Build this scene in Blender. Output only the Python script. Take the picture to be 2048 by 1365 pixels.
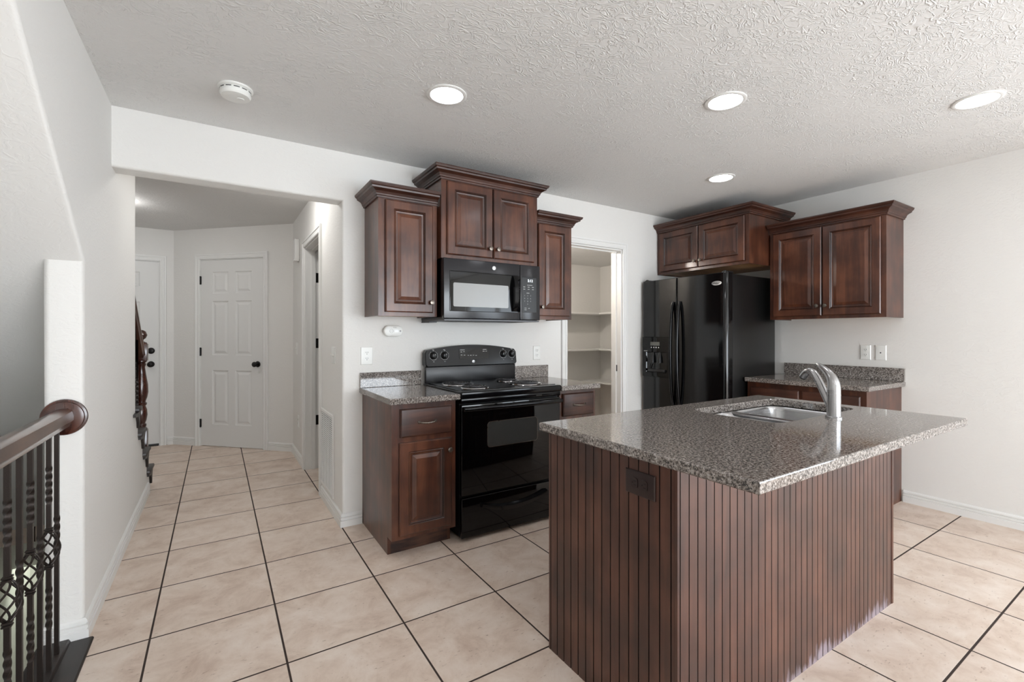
import bpy, bmesh, math, random
from mathutils import Vector, Matrix
R = math.radians
PI = math.pi
random.seed(4)
for o in list(bpy.data.objects): bpy.data.objects.remove(o)
SC = bpy.context.scene
COL = SC.collection

# ------------------------------------------------------------------ camera
cam = bpy.data.cameras.new('camera'); camo = bpy.data.objects.new('camera', cam); COL.objects.link(camo)
cam.sensor_width = 36.0; cam.lens = 927.264/2048*36.0; cam.shift_y = -13.2/2048
cam.clip_start = 0.05; cam.clip_end = 100
camo.location = (0, 0, 1.25); camo.rotation_euler = (R(90), 0, -0.5676)
SC.camera = camo
# ------------------------------------------------------------------ light
w = bpy.data.worlds.new('daylight'); SC.world = w; w.use_nodes = True
bg = w.node_tree.nodes['Background']; bg.inputs[0].default_value = (0.80, 0.90, 1.0, 1); bg.inputs[1].default_value = 9.0
SC.view_settings.view_transform = 'Standard'; SC.view_settings.look = 'None'
SC.view_settings.exposure = -0.26; SC.view_settings.gamma = 1.0; SC.view_settings.use_curve_mapping = False
CAN_W = 43.0       # radiance of the ceiling light lenses

def area(name, loc, rot, sx, sy, power, color=(1, 1, 1), portal=False, shape='RECTANGLE'):
    l = bpy.data.lights.new(name, 'AREA'); l.shape = shape; l.size = sx; l.size_y = sy; l.energy = power; l.color = color
    if portal: l.cycles.is_portal = True
    o = bpy.data.objects.new(name, l); o.location = loc; o.rotation_euler = rot; COL.objects.link(o); return o
# daylight entering through the glass door behind the camera
area('daylight_glass_door', (2.1, -3.98, 1.05), (R(90), 0, 0), 3.0, 2.0, 140, (0.93, 0.97, 1.0))
area('added_side_fill', (4.31, -1.9, 1.2), (0, R(90), 0), 1.7, 2.4, 12, (0.95, 0.98, 1.0))  # added fill from the right, brightens the left wall
area('added_basement_fill', (-1.0, 5.75, -0.42), (0, 0, 0), 0.5, 0.2, 6.5, (0.90, 1.0, 0.86))  # added unseen lamp, throws greenish light on the basement wall

# ------------------------------------------------------------------ materials
def lin(r, g, b):
    f = lambda c: (c/255/12.92) if c/255 <= 0.04045 else ((c/255+0.055)/1.055)**2.4
    return (f(r), f(g), f(b), 1)
def newmat(name):
    m = bpy.data.materials.new(name); m.use_nodes = True
    nt = m.node_tree; return m, nt, nt.nodes['Principled BSDF']
def simple(name, col, rough=0.5, metal=0.0, coat=0.0, spec=0.5, emit=None, es=0):
    m, nt, b = newmat(name)
    b.inputs['Base Color'].default_value = lin(*col); b.inputs['Roughness'].default_value = rough
    b.inputs['Metallic'].default_value = metal; b.inputs['Coat Weight'].default_value = coat
    b.inputs['Specular IOR Level'].default_value = spec
    if emit: b.inputs['Emission Color'].default_value = lin(*emit); b.inputs['Emission Strength'].default_value = es
    # faint procedural mottling of the finish
    n = nt.nodes.new('ShaderNodeTexNoise'); n.inputs['Scale'].default_value = 60
    tc = nt.nodes.new('ShaderNodeTexCoord'); nt.links.new(tc.outputs['Object'], n.inputs['Vector'])
    mr = nt.nodes.new('ShaderNodeMapRange'); mr.inputs['To Min'].default_value = rough*0.93; mr.inputs['To Max'].default_value = min(1, rough*1.07)
    nt.links.new(n.outputs['Fac'], mr.inputs['Value']); nt.links.new(mr.outputs[0], b.inputs['Roughness'])
    return m
def node(nt, t, **kw):
    n = nt.nodes.new(t)
    for k, v in kw.items():
        if k in n.inputs: n.inputs[k].default_value = v
        else: setattr(n, k, v)
    return n
def ramp(nt, pts):
    r = nt.nodes.new('ShaderNodeValToRGB'); e = r.color_ramp.elements
    while len(e) < len(pts): e.new(0.5)
    for i, (p, c) in enumerate(pts): e[i].position = p; e[i].color = c
    return r
def plaster(name, col, scale, bump, dist, rough=0.75, squash=(1, 1, 1), lo=.48, hi=.60):
    m, nt, b = newmat(name); L = nt.links.new
    b.inputs['Base Color'].default_value = lin(*col); b.inputs['Roughness'].default_value = rough
    b.inputs['Specular IOR Level'].default_value = 0.35
    tc = node(nt, 'ShaderNodeTexCoord'); mp = node(nt, 'ShaderNodeMapping'); mp.inputs['Scale'].default_value = squash
    L(tc.outputs['Object'], mp.inputs['Vector'])
    n = node(nt, 'ShaderNodeTexNoise', Scale=scale, Detail=3.0, Distortion=1.6); L(mp.outputs[0], n.inputs['Vector'])
    r = ramp(nt, [(lo, (0, 0, 0, 1)), (hi, (1, 1, 1, 1))]); L(n.outputs['Fac'], r.inputs['Fac'])
    n2 = node(nt, 'ShaderNodeTexNoise', Scale=2.3, Detail=1.0); L(tc.outputs['Object'], n2.inputs['Vector'])
    mx = node(nt, 'ShaderNodeMath', operation='MULTIPLY'); L(r.outputs[0], mx.inputs[0]); L(n2.outputs['Fac'], mx.inputs[1])
    bp = node(nt, 'ShaderNodeBump', Strength=bump, Distance=dist); L(mx.outputs[0], bp.inputs['Height']); L(bp.outputs[0], b.inputs['Normal'])
    return m
WALL = plaster('wall_paint', (229, 227, 223), 24, 0.22, 0.004, squash=(1, 1, 1.6))
def knockdown(name, col):
    m, nt, b = newmat(name); L = nt.links.new
    b.inputs['Base Color'].default_value = lin(*col); b.inputs['Roughness'].default_value = .8; b.inputs['Specular IOR Level'].default_value = .3
    tc = node(nt, 'ShaderNodeTexCoord')
    mp = node(nt, 'ShaderNodeMapping'); mp.inputs['Scale'].default_value = (1, 1.5, 1); L(tc.outputs['Object'], mp.inputs['Vector'])
    n = node(nt, 'ShaderNodeTexNoise', Scale=15.0, Detail=2.5, Distortion=2.2); L(mp.outputs[0], n.inputs['Vector'])
    r = ramp(nt, [(.44, (0, 0, 0, 1)), (.495, (1, 1, 1, 1)), (.515, (1, 1, 1, 1)), (.57, (0, 0, 0, 1))]); L(n.outputs['Fac'], r.inputs['Fac'])
    n2 = node(nt, 'ShaderNodeTexNoise', Scale=4.0, Detail=3.0); L(tc.outputs['Object'], n2.inputs['Vector'])
    r2 = ramp(nt, [(.40, (.3, .3, .3, 1)), (.60, (1, 1, 1, 1))]); L(n2.outputs['Fac'], r2.inputs['Fac'])
    mx = node(nt, 'ShaderNodeMath', operation='MULTIPLY'); L(r.outputs[0], mx.inputs[0]); L(r2.outputs[0], mx.inputs[1])
    n3 = node(nt, 'ShaderNodeTexNoise', Scale=70.0, Detail=2.0); L(tc.outputs['Object'], n3.inputs['Vector'])
    ad = node(nt, 'ShaderNodeMath', operation='MULTIPLY_ADD'); ad.inputs[1].default_value = .35; L(n3.outputs['Fac'], ad.inputs[0]); L(mx.outputs[0], ad.inputs[2])
    bp = node(nt, 'ShaderNodeBump', Strength=.55, Distance=.005); L(ad.outputs[0], bp.inputs['Height']); L(bp.outputs[0], b.inputs['Normal'])
    return m
CEIL = knockdown('ceiling_paint', (228, 227, 225))
TRIM = simple('trim_paint', (232, 231, 228), 0.38)
DOORP = simple('door_paint', (226, 225, 222), 0.42)
PLATE = simple('white_plastic', (235, 235, 231), 0.3)
SLOT = simple('dark_slot', (40, 40, 40), 0.6)
def wood(name, dark, mid, light, rough=0.32, coat=0.35, axis='Z', scale=1.0, wear=None):
    m, nt, b = newmat(name); L = nt.links.new
    tc = node(nt, 'ShaderNodeTexCoord'); mp = node(nt, 'ShaderNodeMapping')
    s = {'Z': (9, 9, .8), 'X': (.8, 9, 9), 'Y': (9, .8, 9)}[axis]
    mp.inputs['Scale'].default_value = tuple(v*scale for v in s); L(tc.outputs['Object'], mp.inputs['Vector'])
    n = node(nt, 'ShaderNodeTexNoise', Scale=2.0, Detail=6.0, Roughness=.6, Distortion=.6); L(mp.outputs[0], n.inputs['Vector'])
    n2 = node(nt, 'ShaderNodeTexNoise', Scale=5.0, Detail=3.0); L(tc.outputs['Object'], n2.inputs['Vector'])
    mx = node(nt, 'ShaderNodeMix'); mx.inputs[0].default_value = .5; L(n.outputs['Fac'], mx.inputs[2]); L(n2.outputs['Fac'], mx.inputs[3])
    r = ramp(nt, [(.36, lin(*dark)), (.5, lin(*mid)), (.64, lin(*light))]); L(mx.outputs[0], r.inputs['Fac'])
    out = r.outputs[0]
    if wear:
        sx = node(nt, 'ShaderNodeSeparateXYZ'); L(tc.outputs['Object'], sx.inputs[0])
        mr = node(nt, 'ShaderNodeMapRange'); mr.inputs['From Min'].default_value = 0.0; mr.inputs['From Max'].default_value = 0.11
        mr.inputs['To Min'].default_value = .16; mr.inputs['To Max'].default_value = -.5; L(sx.outputs['Z'], mr.inputs['Value'])
        mp2 = node(nt, 'ShaderNodeMapping'); mp2.inputs['Scale'].default_value = (40, 40, 9); L(tc.outputs['Object'], mp2.inputs['Vector'])
        n3 = node(nt, 'ShaderNodeTexNoise', Scale=1.5, Detail=5.0); L(mp2.outputs[0], n3.inputs['Vector'])
        n4 = node(nt, 'ShaderNodeTexNoise', Scale=2.2, Detail=1.0); L(tc.outputs['Object'], n4.inputs['Vector'])
        a = node(nt, 'ShaderNodeMath', operation='ADD'); L(mr.outputs[0], a.inputs[0]); L(n3.outputs['Fac'], a.inputs[1])
        a3 = node(nt, 'ShaderNodeMath', operation='ADD'); L(a.outputs[0], a3.inputs[0]); L(n4.outputs['Fac'], a3.inputs[1])
        rr = ramp(nt, [(.98, (0, 0, 0, 1)), (1.0, (.75, .75, .75, 1))]); 
        sc = node(nt, 'ShaderNodeMath', operation='MULTIPLY'); sc.inputs[1].default_value = .80; L(a3.outputs[0], sc.inputs[0]); L(sc.outputs[0], rr.inputs['Fac'])
        rr.color_ramp.elements[0].position = .82
        m2 = node(nt, 'ShaderNodeMix', data_type='RGBA'); L(rr.outputs[0], m2.inputs[0]); L(out, m2.inputs[6]); m2.inputs[7].default_value = lin(*wear)
        out = m2.outputs[2]
    L(out, b.inputs['Base Color'])
    b.inputs['Roughness'].default_value = rough; b.inputs['Coat Weight'].default_value = coat; b.inputs['Coat Roughness'].default_value = .16
    bp = node(nt, 'ShaderNodeBump', Strength=.06, Distance=.002); L(n.outputs['Fac'], bp.inputs['Height']); L(bp.outputs[0], b.inputs['Normal'])
    return m
CHERRY = wood('cherry_stain', (46, 23, 14), (74, 40, 26), (104, 62, 42), coat=.2)
CHERRYX = wood('cherry_stain_crosswise', (42, 21, 13), (64, 35, 24), (88, 52, 37), axis='X', rough=.4, coat=.15)
BEAD = wood('island_beadboard_stain', (50, 26, 18), (72, 40, 28), (94, 57, 42), rough=.42, coat=.28)
BEADW = wood('scuffed_beadboard_stain', (50, 26, 18), (72, 40, 28), (94, 57, 42), rough=.42, coat=.28, wear=(150, 138, 148))
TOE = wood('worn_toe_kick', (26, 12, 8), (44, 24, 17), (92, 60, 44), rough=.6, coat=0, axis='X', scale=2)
GROOVE = wood('glazed_groove', (30, 15, 10), (44, 23, 16), (62, 34, 24), rough=.4, coat=.2)
GLAZE = simple('dark_glaze', (26, 13, 10), 0.45)
LIGHTWOOD = wood('bare_cabinet_underside', (150, 110, 72), (176, 134, 92), (190, 150, 108), rough=.5, coat=0, axis='Y')
RAIL = wood('handrail_stain', (50, 28, 20), (74, 46, 34), (96, 64, 48), rough=.28, coat=.6, axis='Y')
NEWEL = wood('newel_stain', (36, 14, 9), (58, 24, 15), (86, 40, 24), rough=.25, coat=.6)
TREAD = wood('dark_step_stain', (26, 20, 19), (36, 29, 27), (48, 39, 35), rough=.45, coat=.1, axis='Y')
BLACK = simple('black_gloss_enamel', (8, 8, 10), 0.13, spec=.28)
BLACKG = simple('black_glass', (4, 4, 5), 0.04, spec=.35)
FRBLACK = simple('refrigerator_black', (8, 8, 9), 0.10, spec=.5)
FRSIDE = simple('refrigerator_side_black', (12, 12, 12), 0.32, spec=.5)
BLKPL = simple('black_plastic', (16, 16, 17), 0.35)
SATIN = simple('satin_black_metal', (24, 24, 26), 0.34, spec=.5)
CHARC = simple('microwave_charcoal', (26, 26, 30), 0.2, spec=.5)
MWGLASS = simple('microwave_window_mesh', (150, 150, 148), 0.22, spec=.6)
COIL = simple('burner_coil', (86, 86, 88), 0.36, metal=.7)
CHROME = simple('chrome', (200, 200, 202), 0.12, metal=1)
BRONZE = simple('oil_rubbed_bronze', (22, 19, 18), 0.35, metal=.5)
PEWTER = simple('antique_pewter', (120, 112, 104), 0.28, metal=.9)
GREYPL = simple('grey_print', (168, 168, 166), 0.5)
SILVER = simple('silver_badge', (190, 190, 190), 0.3, metal=.6)
LCD = simple('lcd_grey', (96, 98, 94), 0.3)
WHITEGLOW = simple('lit_digits', (255, 255, 255), 0.4, emit=(235, 245, 255), es=1.6)
LENS = simple('downlight_lens', (255, 255, 255), 0.4, emit=(248, 250, 255), es=CAN_W)
def steel():
    m, nt, b = newmat('brushed_stainless'); L = nt.links.new
    b.inputs['Base Color'].default_value = lin(176, 176, 177); b.inputs['Metallic'].default_value = 1
    tc = node(nt, 'ShaderNodeTexCoord'); mp = node(nt, 'ShaderNodeMapping'); mp.inputs['Scale'].default_value = (1, 1, 120)
    L(tc.outputs['Object'], mp.inputs['Vector'])
    n = node(nt, 'ShaderNodeTexNoise', Scale=3.0, Detail=3.0); L(mp.outputs[0], n.inputs['Vector'])
    mr = node(nt, 'ShaderNodeMapRange'); mr.inputs['To Min'].default_value = .22; mr.inputs['To Max'].default_value = .30
    L(n.outputs['Fac'], mr.inputs['Value']); L(mr.outputs[0], b.inputs['Roughness'])
    bp = node(nt, 'ShaderNodeBump', Strength=.0, Distance=.001)
    return m
STEEL = steel()
def granite():
    m, nt, b = newmat('speckled_granite'); L = nt.links.new
    tc = node(nt, 'ShaderNodeTexCoord')
    n = node(nt, 'ShaderNodeTexNoise', Scale=130.0, Detail=5.0, Roughness=.72); L(tc.outputs['Object'], n.inputs['Vector'])
    r = ramp(nt, [(.35, lin(34, 31, 30)), (.42, lin(84, 77, 72)), (.49, lin(126, 118, 112)), (.57, lin(158, 150, 144)), (.68, lin(190, 186, 182))])
    L(n.outputs['Fac'], r.inputs['Fac'])
    v = node(nt, 'ShaderNodeTexVoronoi', Scale=330.0); L(tc.outputs['Object'], v.inputs['Vector'])
    r2 = ramp(nt, [(.12, (0, 0, 0, 1)), (.26, (1, 1, 1, 1))]); L(v.outputs['Color'], r2.inputs['Fac'])
    mx = node(nt, 'ShaderNodeMix', data_type='RGBA'); mx.inputs[6].default_value = lin(18, 16, 16)
    L(r2.outputs[0], mx.inputs[0]); L(r.outputs[0], mx.inputs[7]); L(mx.outputs[2], b.inputs['Base Color'])
    b.inputs['Roughness'].default_value = .07; b.inputs['Specular IOR Level'].default_value = .85
    return m
GRANITE = granite()
def tile_floor():
    m, nt, b = newmat('ceramic_floor_tile'); L = nt.links.new
    S, X0, Y0, G = 0.4576, -0.230, 2.4014, 0.0062
    tc = node(nt, 'ShaderNodeTexCoord'); sp = node(nt, 'ShaderNodeSeparateXYZ'); L(tc.outputs['Object'], sp.inputs[0])
    def frac(out, off):
        a = node(nt, 'ShaderNodeMath', operation='SUBTRACT'); a.inputs[1].default_value = off; L(out, a.inputs[0])
        d = node(nt, 'ShaderNodeMath', operation='DIVIDE'); d.inputs[1].default_value = S; L(a.outputs[0], d.inputs[0])
        rd = node(nt, 'ShaderNodeMath', operation='ROUND'); L(d.outputs[0], rd.inputs[0])
        fl = node(nt, 'ShaderNodeMath', operation='FLOOR'); L(d.outputs[0], fl.inputs[0])
        s = node(nt, 'ShaderNodeMath', operation='SUBTRACT'); L(d.outputs[0], s.inputs[0]); L(rd.outputs[0], s.inputs[1])
        ab = node(nt, 'ShaderNodeMath', operation='ABSOLUTE'); L(s.outputs[0], ab.inputs[0]); return ab.outputs[0], fl.outputs[0]
    fx, ix = frac(sp.outputs['X'], X0); fy, iy = frac(sp.outputs['Y'], Y0)
    mn = node(nt, 'ShaderNodeMath', operation='MINIMUM'); L(fx, mn.inputs[0]); L(fy, mn.inputs[1])
    mr = node(nt, 'ShaderNodeMapRange'); mr.inputs['From Min'].default_value = G/S/2; mr.inputs['From Max'].default_value = G/S/2+.003
    L(mn.outputs[0], mr.inputs['Value'])
    cx = node(nt, 'ShaderNodeCombineXYZ'); L(ix, cx.inputs[0]); L(iy, cx.inputs[1])
    wn = node(nt, 'ShaderNodeTexWhiteNoise'); L(cx.outputs[0], wn.inputs['Vector'])
    off = node(nt, 'ShaderNodeVectorMath', operation='SCALE'); off.inputs['Scale'].default_value = 7.0; L(wn.outputs['Color'], off.inputs[0])
    ad = node(nt, 'ShaderNodeVectorMath', operation='ADD'); L(tc.outputs['Object'], ad.inputs[0]); L(off.outputs[0], ad.inputs[1])
    n = node(nt, 'ShaderNodeTexNoise', Scale=6.0, Detail=8.0, Roughness=.68, Distortion=.4); L(ad.outputs[0], n.inputs['Vector'])
    r = ramp(nt, [(.30, lin(198, 175, 158)), (.48, lin(218, 199, 183)), (.66, lin(230, 215, 202))]); L(n.outputs['Fac'], r.inputs['Fac'])
    mp = node(nt, 'ShaderNodeMapping'); mp.inputs['Scale'].default_value = (38, 80, 1); L(ad.outputs[0], mp.inputs['Vector'])
    n2 = node(nt, 'ShaderNodeTexNoise', Scale=1.0, Detail=4.0, Roughness=.6); L(mp.outputs[0], n2.inputs['Vector'])
    r2 = ramp(nt, [(.27, lin(165, 142, 125)), (.37, (1, 1, 1, 1))]); L(n2.outputs['Fac'], r2.inputs['Fac'])
    mu = node(nt, 'ShaderNodeMix', data_type='RGBA', blend_type='MULTIPLY'); mu.inputs[0].default_value = .6
    L(r.outputs[0], mu.inputs[6]); L(r2.outputs[0], mu.inputs[7])
    mx = node(nt, 'ShaderNodeMix', data_type='RGBA'); mx.inputs[6].default_value = lin(58, 46, 40)
    L(mr.outputs[0], mx.inputs[0]); L(mu.outputs[2], mx.inputs[7]); L(mx.outputs[2], b.inputs['Base Color'])
    rr = node(nt, 'ShaderNodeMapRange'); rr.inputs['To Min'].default_value = .9; rr.inputs['To Max'].default_value = .42; L(mr.outputs[0], rr.inputs['Value']); L(rr.outputs[0], b.inputs['Roughness'])
    b.inputs['Specular IOR Level'].default_value = .4
    bp = node(nt, 'ShaderNodeBump', Strength=.6, Distance=.002); L(mr.outputs[0], bp.inputs['Height']); L(bp.outputs[0], b.inputs['Normal'])
    return m
TILE = tile_floor()
def iron():
    m, nt, b = newmat('hammered_iron'); L = nt.links.new
    b.inputs['Base Color'].default_value = lin(44, 36, 32); b.inputs['Metallic'].default_value = .55; b.inputs['Roughness'].default_value = .38
    tc = node(nt, 'ShaderNodeTexCoord'); n = node(nt, 'ShaderNodeTexNoise', Scale=500.0, Detail=1.0); L(tc.outputs['Object'], n.inputs['Vector'])
    bp = node(nt, 'ShaderNodeBump', Strength=.5, Distance=.001); L(n.outputs['Fac'], bp.inputs['Height']); L(bp.outputs[0], b.inputs['Normal'])
    return m
IRON = iron()
def glass():
    m, nt, b = newmat('window_glass')
    b.inputs['Roughness'].default_value = 0.0; b.inputs['Transmission Weight'].default_value = 1.0; b.inputs['IOR'].default_value = 1.0
    b.inputs['Base Color'].default_value = (1, 1, 1, 1); return m
GLASS = glass()

# ------------------------------------------------------------------ geometry helpers
def NB(): return bmesh.new()
def box(bm, x0, x1, y0, y1, z0, z1, bev=0, seg=2):
    r = bmesh.ops.create_cube(bm, size=1)['verts']
    for v in r:
        v.co = Vector((x0 if v.co.x < 0 else x1, y0 if v.co.y < 0 else y1, z0 if v.co.z < 0 else z1))
    if bev:
        es = list({e for v in r for e in v.link_edges})
        bmesh.ops.bevel(bm, geom=es, offset=bev, segments=seg, profile=.5, affect='EDGES')
    return bm
def loft(bm, rings, closed=True, cap0=False, cap1=False, mi=0):
    vs = [[bm.verts.new(p) for p in r] for r in rings]
    n = len(rings[0])
    for a, b in zip(vs, vs[1:]):
        for i in range(n if closed else n-1):
            j = (i+1) % n
            f = bm.faces.new((a[i], a[j], b[j], b[i])); f.material_index = mi
    if cap0: bm.faces.new(vs[0][::-1]).material_index = mi
    if cap1: bm.faces.new(vs[-1]).material_index = mi
    return vs
def lathe(bm, prof, loc=(0, 0, 0), mat=None, seg=24, caps=True):
    M = Matrix.Translation(loc) @ (mat or Matrix.Identity(4))
    rings = [[M @ Vector((r*math.cos(2*PI*k/seg), r*math.sin(2*PI*k/seg), z)) for k in range(seg)] for r, z in prof]
    loft(bm, rings, True, caps, caps)
def tube(bm, pts, rad, seg=10, caps=True, flat=None):
    pts = [Vector(p) for p in pts]; n = len(pts)
    if not hasattr(rad, '__len__'): rad = [rad]*n
    t0 = (pts[1]-pts[0]).normalized()
    up = Vector((0, 0, 1)) if abs(t0.z) < .9 else Vector((1, 0, 0))
    nrm = (up - t0*up.dot(t0)).normalized(); rings = []
    for i, p in enumerate(pts):
        t = (pts[min(i+1, n-1)]-pts[max(i-1, 0)]).normalized()
        nrm = (nrm - t*nrm.dot(t)).normalized(); b = t.cross(nrm)
        rr = rad[i]; ra, rb = rr if hasattr(rr, '__len__') else (rr, rr)
        rings.append([p + nrm*ra*math.cos(2*PI*k/seg) + b*rb*math.sin(2*PI*k/seg) for k in range(seg)])
    loft(bm, rings, True, caps, caps)
def sweep(bm, path, prof, fn, sgn=1, caps=True, closed=False):
    """path: 2D points; prof: (offset, c); fn(a,b,c)->3D"""
    P = [Vector(p) for p in path]; n = len(P); rings = []
    offs = []
    for i in range(n):
        if closed: d0 = (P[i]-P[i-1]).normalized(); d1 = (P[(i+1) % n]-P[i]).normalized()
        else:
            d0 = (P[i]-P[i-1]).normalized() if i else None
            d1 = (P[i+1]-P[i]).normalized() if i < n-1 else None
            d0 = d0 or d1; d1 = d1 or d0
        n0 = Vector((-d0.y, d0.x))*sgn; n1 = Vector((-d1.y, d1.x))*sgn
        m = (n0+n1).normalized(); offs.append(m/max(.2, m.dot(n0)))
    for i in range(n):
        rings.append([Vector(fn(P[i].x+offs[i].x*o, P[i].y+offs[i].y*o, c)) for o, c in prof])
    if closed: rings.append(rings[0])
    if closed:
        vs = [[bm.verts.new(p) for p in r] for r in rings[:-1]]
        for i in range(n):
            a, b = vs[i], vs[(i+1) % n]
            for k in range(len(prof)):
                l = (k+1) % len(prof); bm.faces.new((a[k], a[l], b[l], b[k]))
    else: loft(bm, rings, True, caps, caps)
def prism(bm, pts, lo, hi, fn, bev=None, w=.018, seg=4):
    """polygon pts (a,b) extruded lo..hi ; fn(a,b,c). bev(v1,v2)->bool picks edges to round"""
    n = len(pts)
    A = [bm.verts.new(fn(a, b, lo)) for a, b in pts]; B = [bm.verts.new(fn(a, b, hi)) for a, b in pts]
    bm.faces.new(A[::-1]); bm.faces.new(B)
    for i in range(n): bm.faces.new((A[i], A[(i+1) % n], B[(i+1) % n], B[i]))
    bm.normal_update()
    if bev:
        es = [e for e in bm.edges if bev(e.verts[0].co, e.verts[1].co)]
        if es: bmesh.ops.bevel(bm, geom=es, offset=w, segments=seg, profile=.5, affect='EDGES')
def rrect(x0, x1, y0, y1, r, n=6):
    out = []
    for cx, cy, a0 in ((x1-r, y1-r, 0), (x0+r, y1-r, 90), (x0+r, y0+r, 180), (x1-r, y0+r, 270)):
        for k in range(n+1):
            a = R(a0+90*k/n); out.append((cx+r*math.cos(a), cy+r*math.sin(a)))
    return out
def relief(bm, x0, x1, z0, z1, rings, cap=True, dark=()):
    """nested rectangles on a front that looks along -y; rings: (inset, y)"""
    vs = []
    for ins, y in rings:
        vs.append([bm.verts.new(p) for p in ((x0+ins, y, z0+ins), (x1-ins, y, z0+ins), (x1-ins, y, z1-ins), (x0+ins, y, z1-ins))])
    for k, (a, b) in enumerate(zip(vs, vs[1:])):
        for i in range(4): bm.faces.new((a[i], a[(i+1) % 4], b[(i+1) % 4], b[i])).material_index = 1 if k in dark else 0
    if cap: bm.faces.new(vs[-1])
    return vs
def obj(name, bm, mat, parent=None, smooth=.7, loc=None):
    if loc is not None: bmesh.ops.translate(bm, verts=bm.verts, vec=-Vector(loc))
    bmesh.ops.remove_doubles(bm, verts=bm.verts, dist=1e-6)
    bmesh.ops.recalc_face_normals(bm, faces=bm.faces)
    me = bpy.data.meshes.new(name); bm.to_mesh(me); bm.free()
    for m in (mat if isinstance(mat, (list, tuple)) else [mat]): me.materials.append(m)
    if smooth: me.shade_smooth(); me.set_sharp_from_angle(angle=smooth)
    o = bpy.data.objects.new(name, me); COL.objects.link(o)
    if parent: o.parent = parent
    if loc is not None: o.location = loc
    return o
def tag(o, label=None, cat=None, group=None, kind=None):
    if label: o['label'] = label
    if cat: o['category'] = cat
    if group: o['group'] = group
    if kind: o['kind'] = kind
    return o
def thing(name, label, cat, loc=(0, 0, 0), rz=0, group=None, kind=None):
    o = bpy.data.objects.new(name, None); COL.objects.link(o); o.empty_display_size = .1
    o.location = loc; o.rotation_euler = (0, 0, rz); return tag(o, label, cat, group, kind)
def dup(root, loc, rz, label):
    r = root.copy(); COL.objects.link(r); r.location = loc; r.rotation_euler = (0, 0, rz); r['label'] = label
    for ch in list(root.children):
        c = ch.copy(); COL.objects.link(c); c.parent = r
        for g in list(ch.children):
            d = g.copy(); COL.objects.link(d); d.parent = c
    return r
def text(name, body, size, mat, parent, loc, rot=(R(90), 0, 0), ext=.0006, align='CENTER'):
    cu = bpy.data.curves.new('txt', 'FONT'); cu.body = body; cu.size = size; cu.extrude = ext; cu.align_x = align; cu.align_y = 'CENTER'
    t = bpy.data.objects.new('txt', cu); COL.objects.link(t); bpy.context.view_layer.update()
    me = bpy.data.meshes.new_from_object(t.evaluated_get(bpy.context.evaluated_depsgraph_get()))
    bpy.data.objects.remove(t); bpy.data.curves.remove(cu)
    M = Matrix.Translation(loc) @ Matrix.Rotation(rot[2], 4, 'Z') @ Matrix.Rotation(rot[0], 4, 'X')
    me.transform(M); me.materials.clear(); me.materials.append(mat); me.name = name
    o = bpy.data.objects.new(name, me); COL.objects.link(o); o.parent = parent; return o
RX = Matrix.Rotation(R(90), 4, 'X')     # lathe axis z -> -y (towards the viewer of a front)

# ------------------------------------------------------------------ structure
CH = 2.434; WY = 3.13; WX = 4.335; LX = -0.457; LXI = -0.577; HX = 0.69; FY = 6.53; SX = -1.45; BY = -4.0; DK = 6.12
XZ = lambda a, b, c: (a, c, b)
YZ = lambda a, b, c: (c, a, b)
XY = lambda a, b, c: (a, b, c)
def S(name, bm, mat, label, cat, smooth=.7): return tag(obj(name, bm, mat, smooth=smooth), label, cat, kind='structure')
# floor: slab with the stairwell left out
bm = NB()
prism(bm, [(-0.47, BY), (WX+.12, BY), (WX+.12, FY+.12), (SX, FY+.12), (SX, 4.84), (LX-.03, 4.84), (LX-.03, 2.56), (-0.47, 2.56)], -0.3, 0, XY)
prism(bm, [(SX, BY), (-0.47, BY), (-0.47, -0.9), (SX, -0.9)], -0.3, 0, XY)
S('floor', bm, TILE, 'beige ceramic tile floor with dark grout lines running through kitchen and hall', 'floor', 0)
bm = NB(); box(bm, SX-.12, WX+.12, BY-.12, FY+.12, CH, CH+.15)
S('ceiling', bm, CEIL, 'white knockdown textured ceiling with recessed lights', 'ceiling', 0)
# kitchen wall with the hall opening and the pantry doorway
bm = NB()
def bev_back(a, b):
    if abs(a.y-WY) > 1e-4 and abs(b.y-WY) > 1e-4: return False
    if abs(a.y-b.y) > 1e-4: return False
    if abs(a.x-HX) < 1e-4 and abs(b.x-HX) < 1e-4: return True
    return abs(a.z-2.12) < 1e-4 and abs(b.z-2.12) < 1e-4
prism(bm, [(LX, 2.12), (HX, 2.12), (HX, 0), (2.555, 0), (2.555, 2.05), (3.226, 2.05), (3.226, 0), (WX, 0), (WX, CH), (LX, CH)], WY, WY+.13, XZ, bev_back)
S('wall_back', bm, WALL, 'white wall behind the stove with wide hall opening and pantry doorway', 'wall', .5)
# wall between hall and stairwell, its underside following the stair
bm = NB()
YE = lambda z: 2.55+(1.5495-z)/.758
pts = [(2.55, 0), (4.80, 0), (4.80, .155), (4.56, .155), (4.56, .345), (4.32, .345), (4.32, .535), (4.08, .535), (4.08, .73), (3.958, .73), (3.958, CH), (YE(CH), CH), (2.55, 1.5495)]
def bev_left(a, b):
    v = abs(a.y-2.55) < 1e-4 and abs(b.y-2.55) < 1e-4 and abs(a.x-b.x) < 1e-4
    d = abs(a.x-b.x) < 1e-4 and abs(a.x-LX) < 1e-4 and min(a.z, b.z) > 1.5 and min(a.z, b.z) < 1.6 and max(a.z, b.z) > 2.4 and max(a.y, b.y) < 2.6
    return v or d
prism(bm, pts, LXI, LX, YZ, bev_left)
S('wall_left', bm, WALL, 'white wall at left between the hall passage and the stairwell', 'wall', .5)
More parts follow.
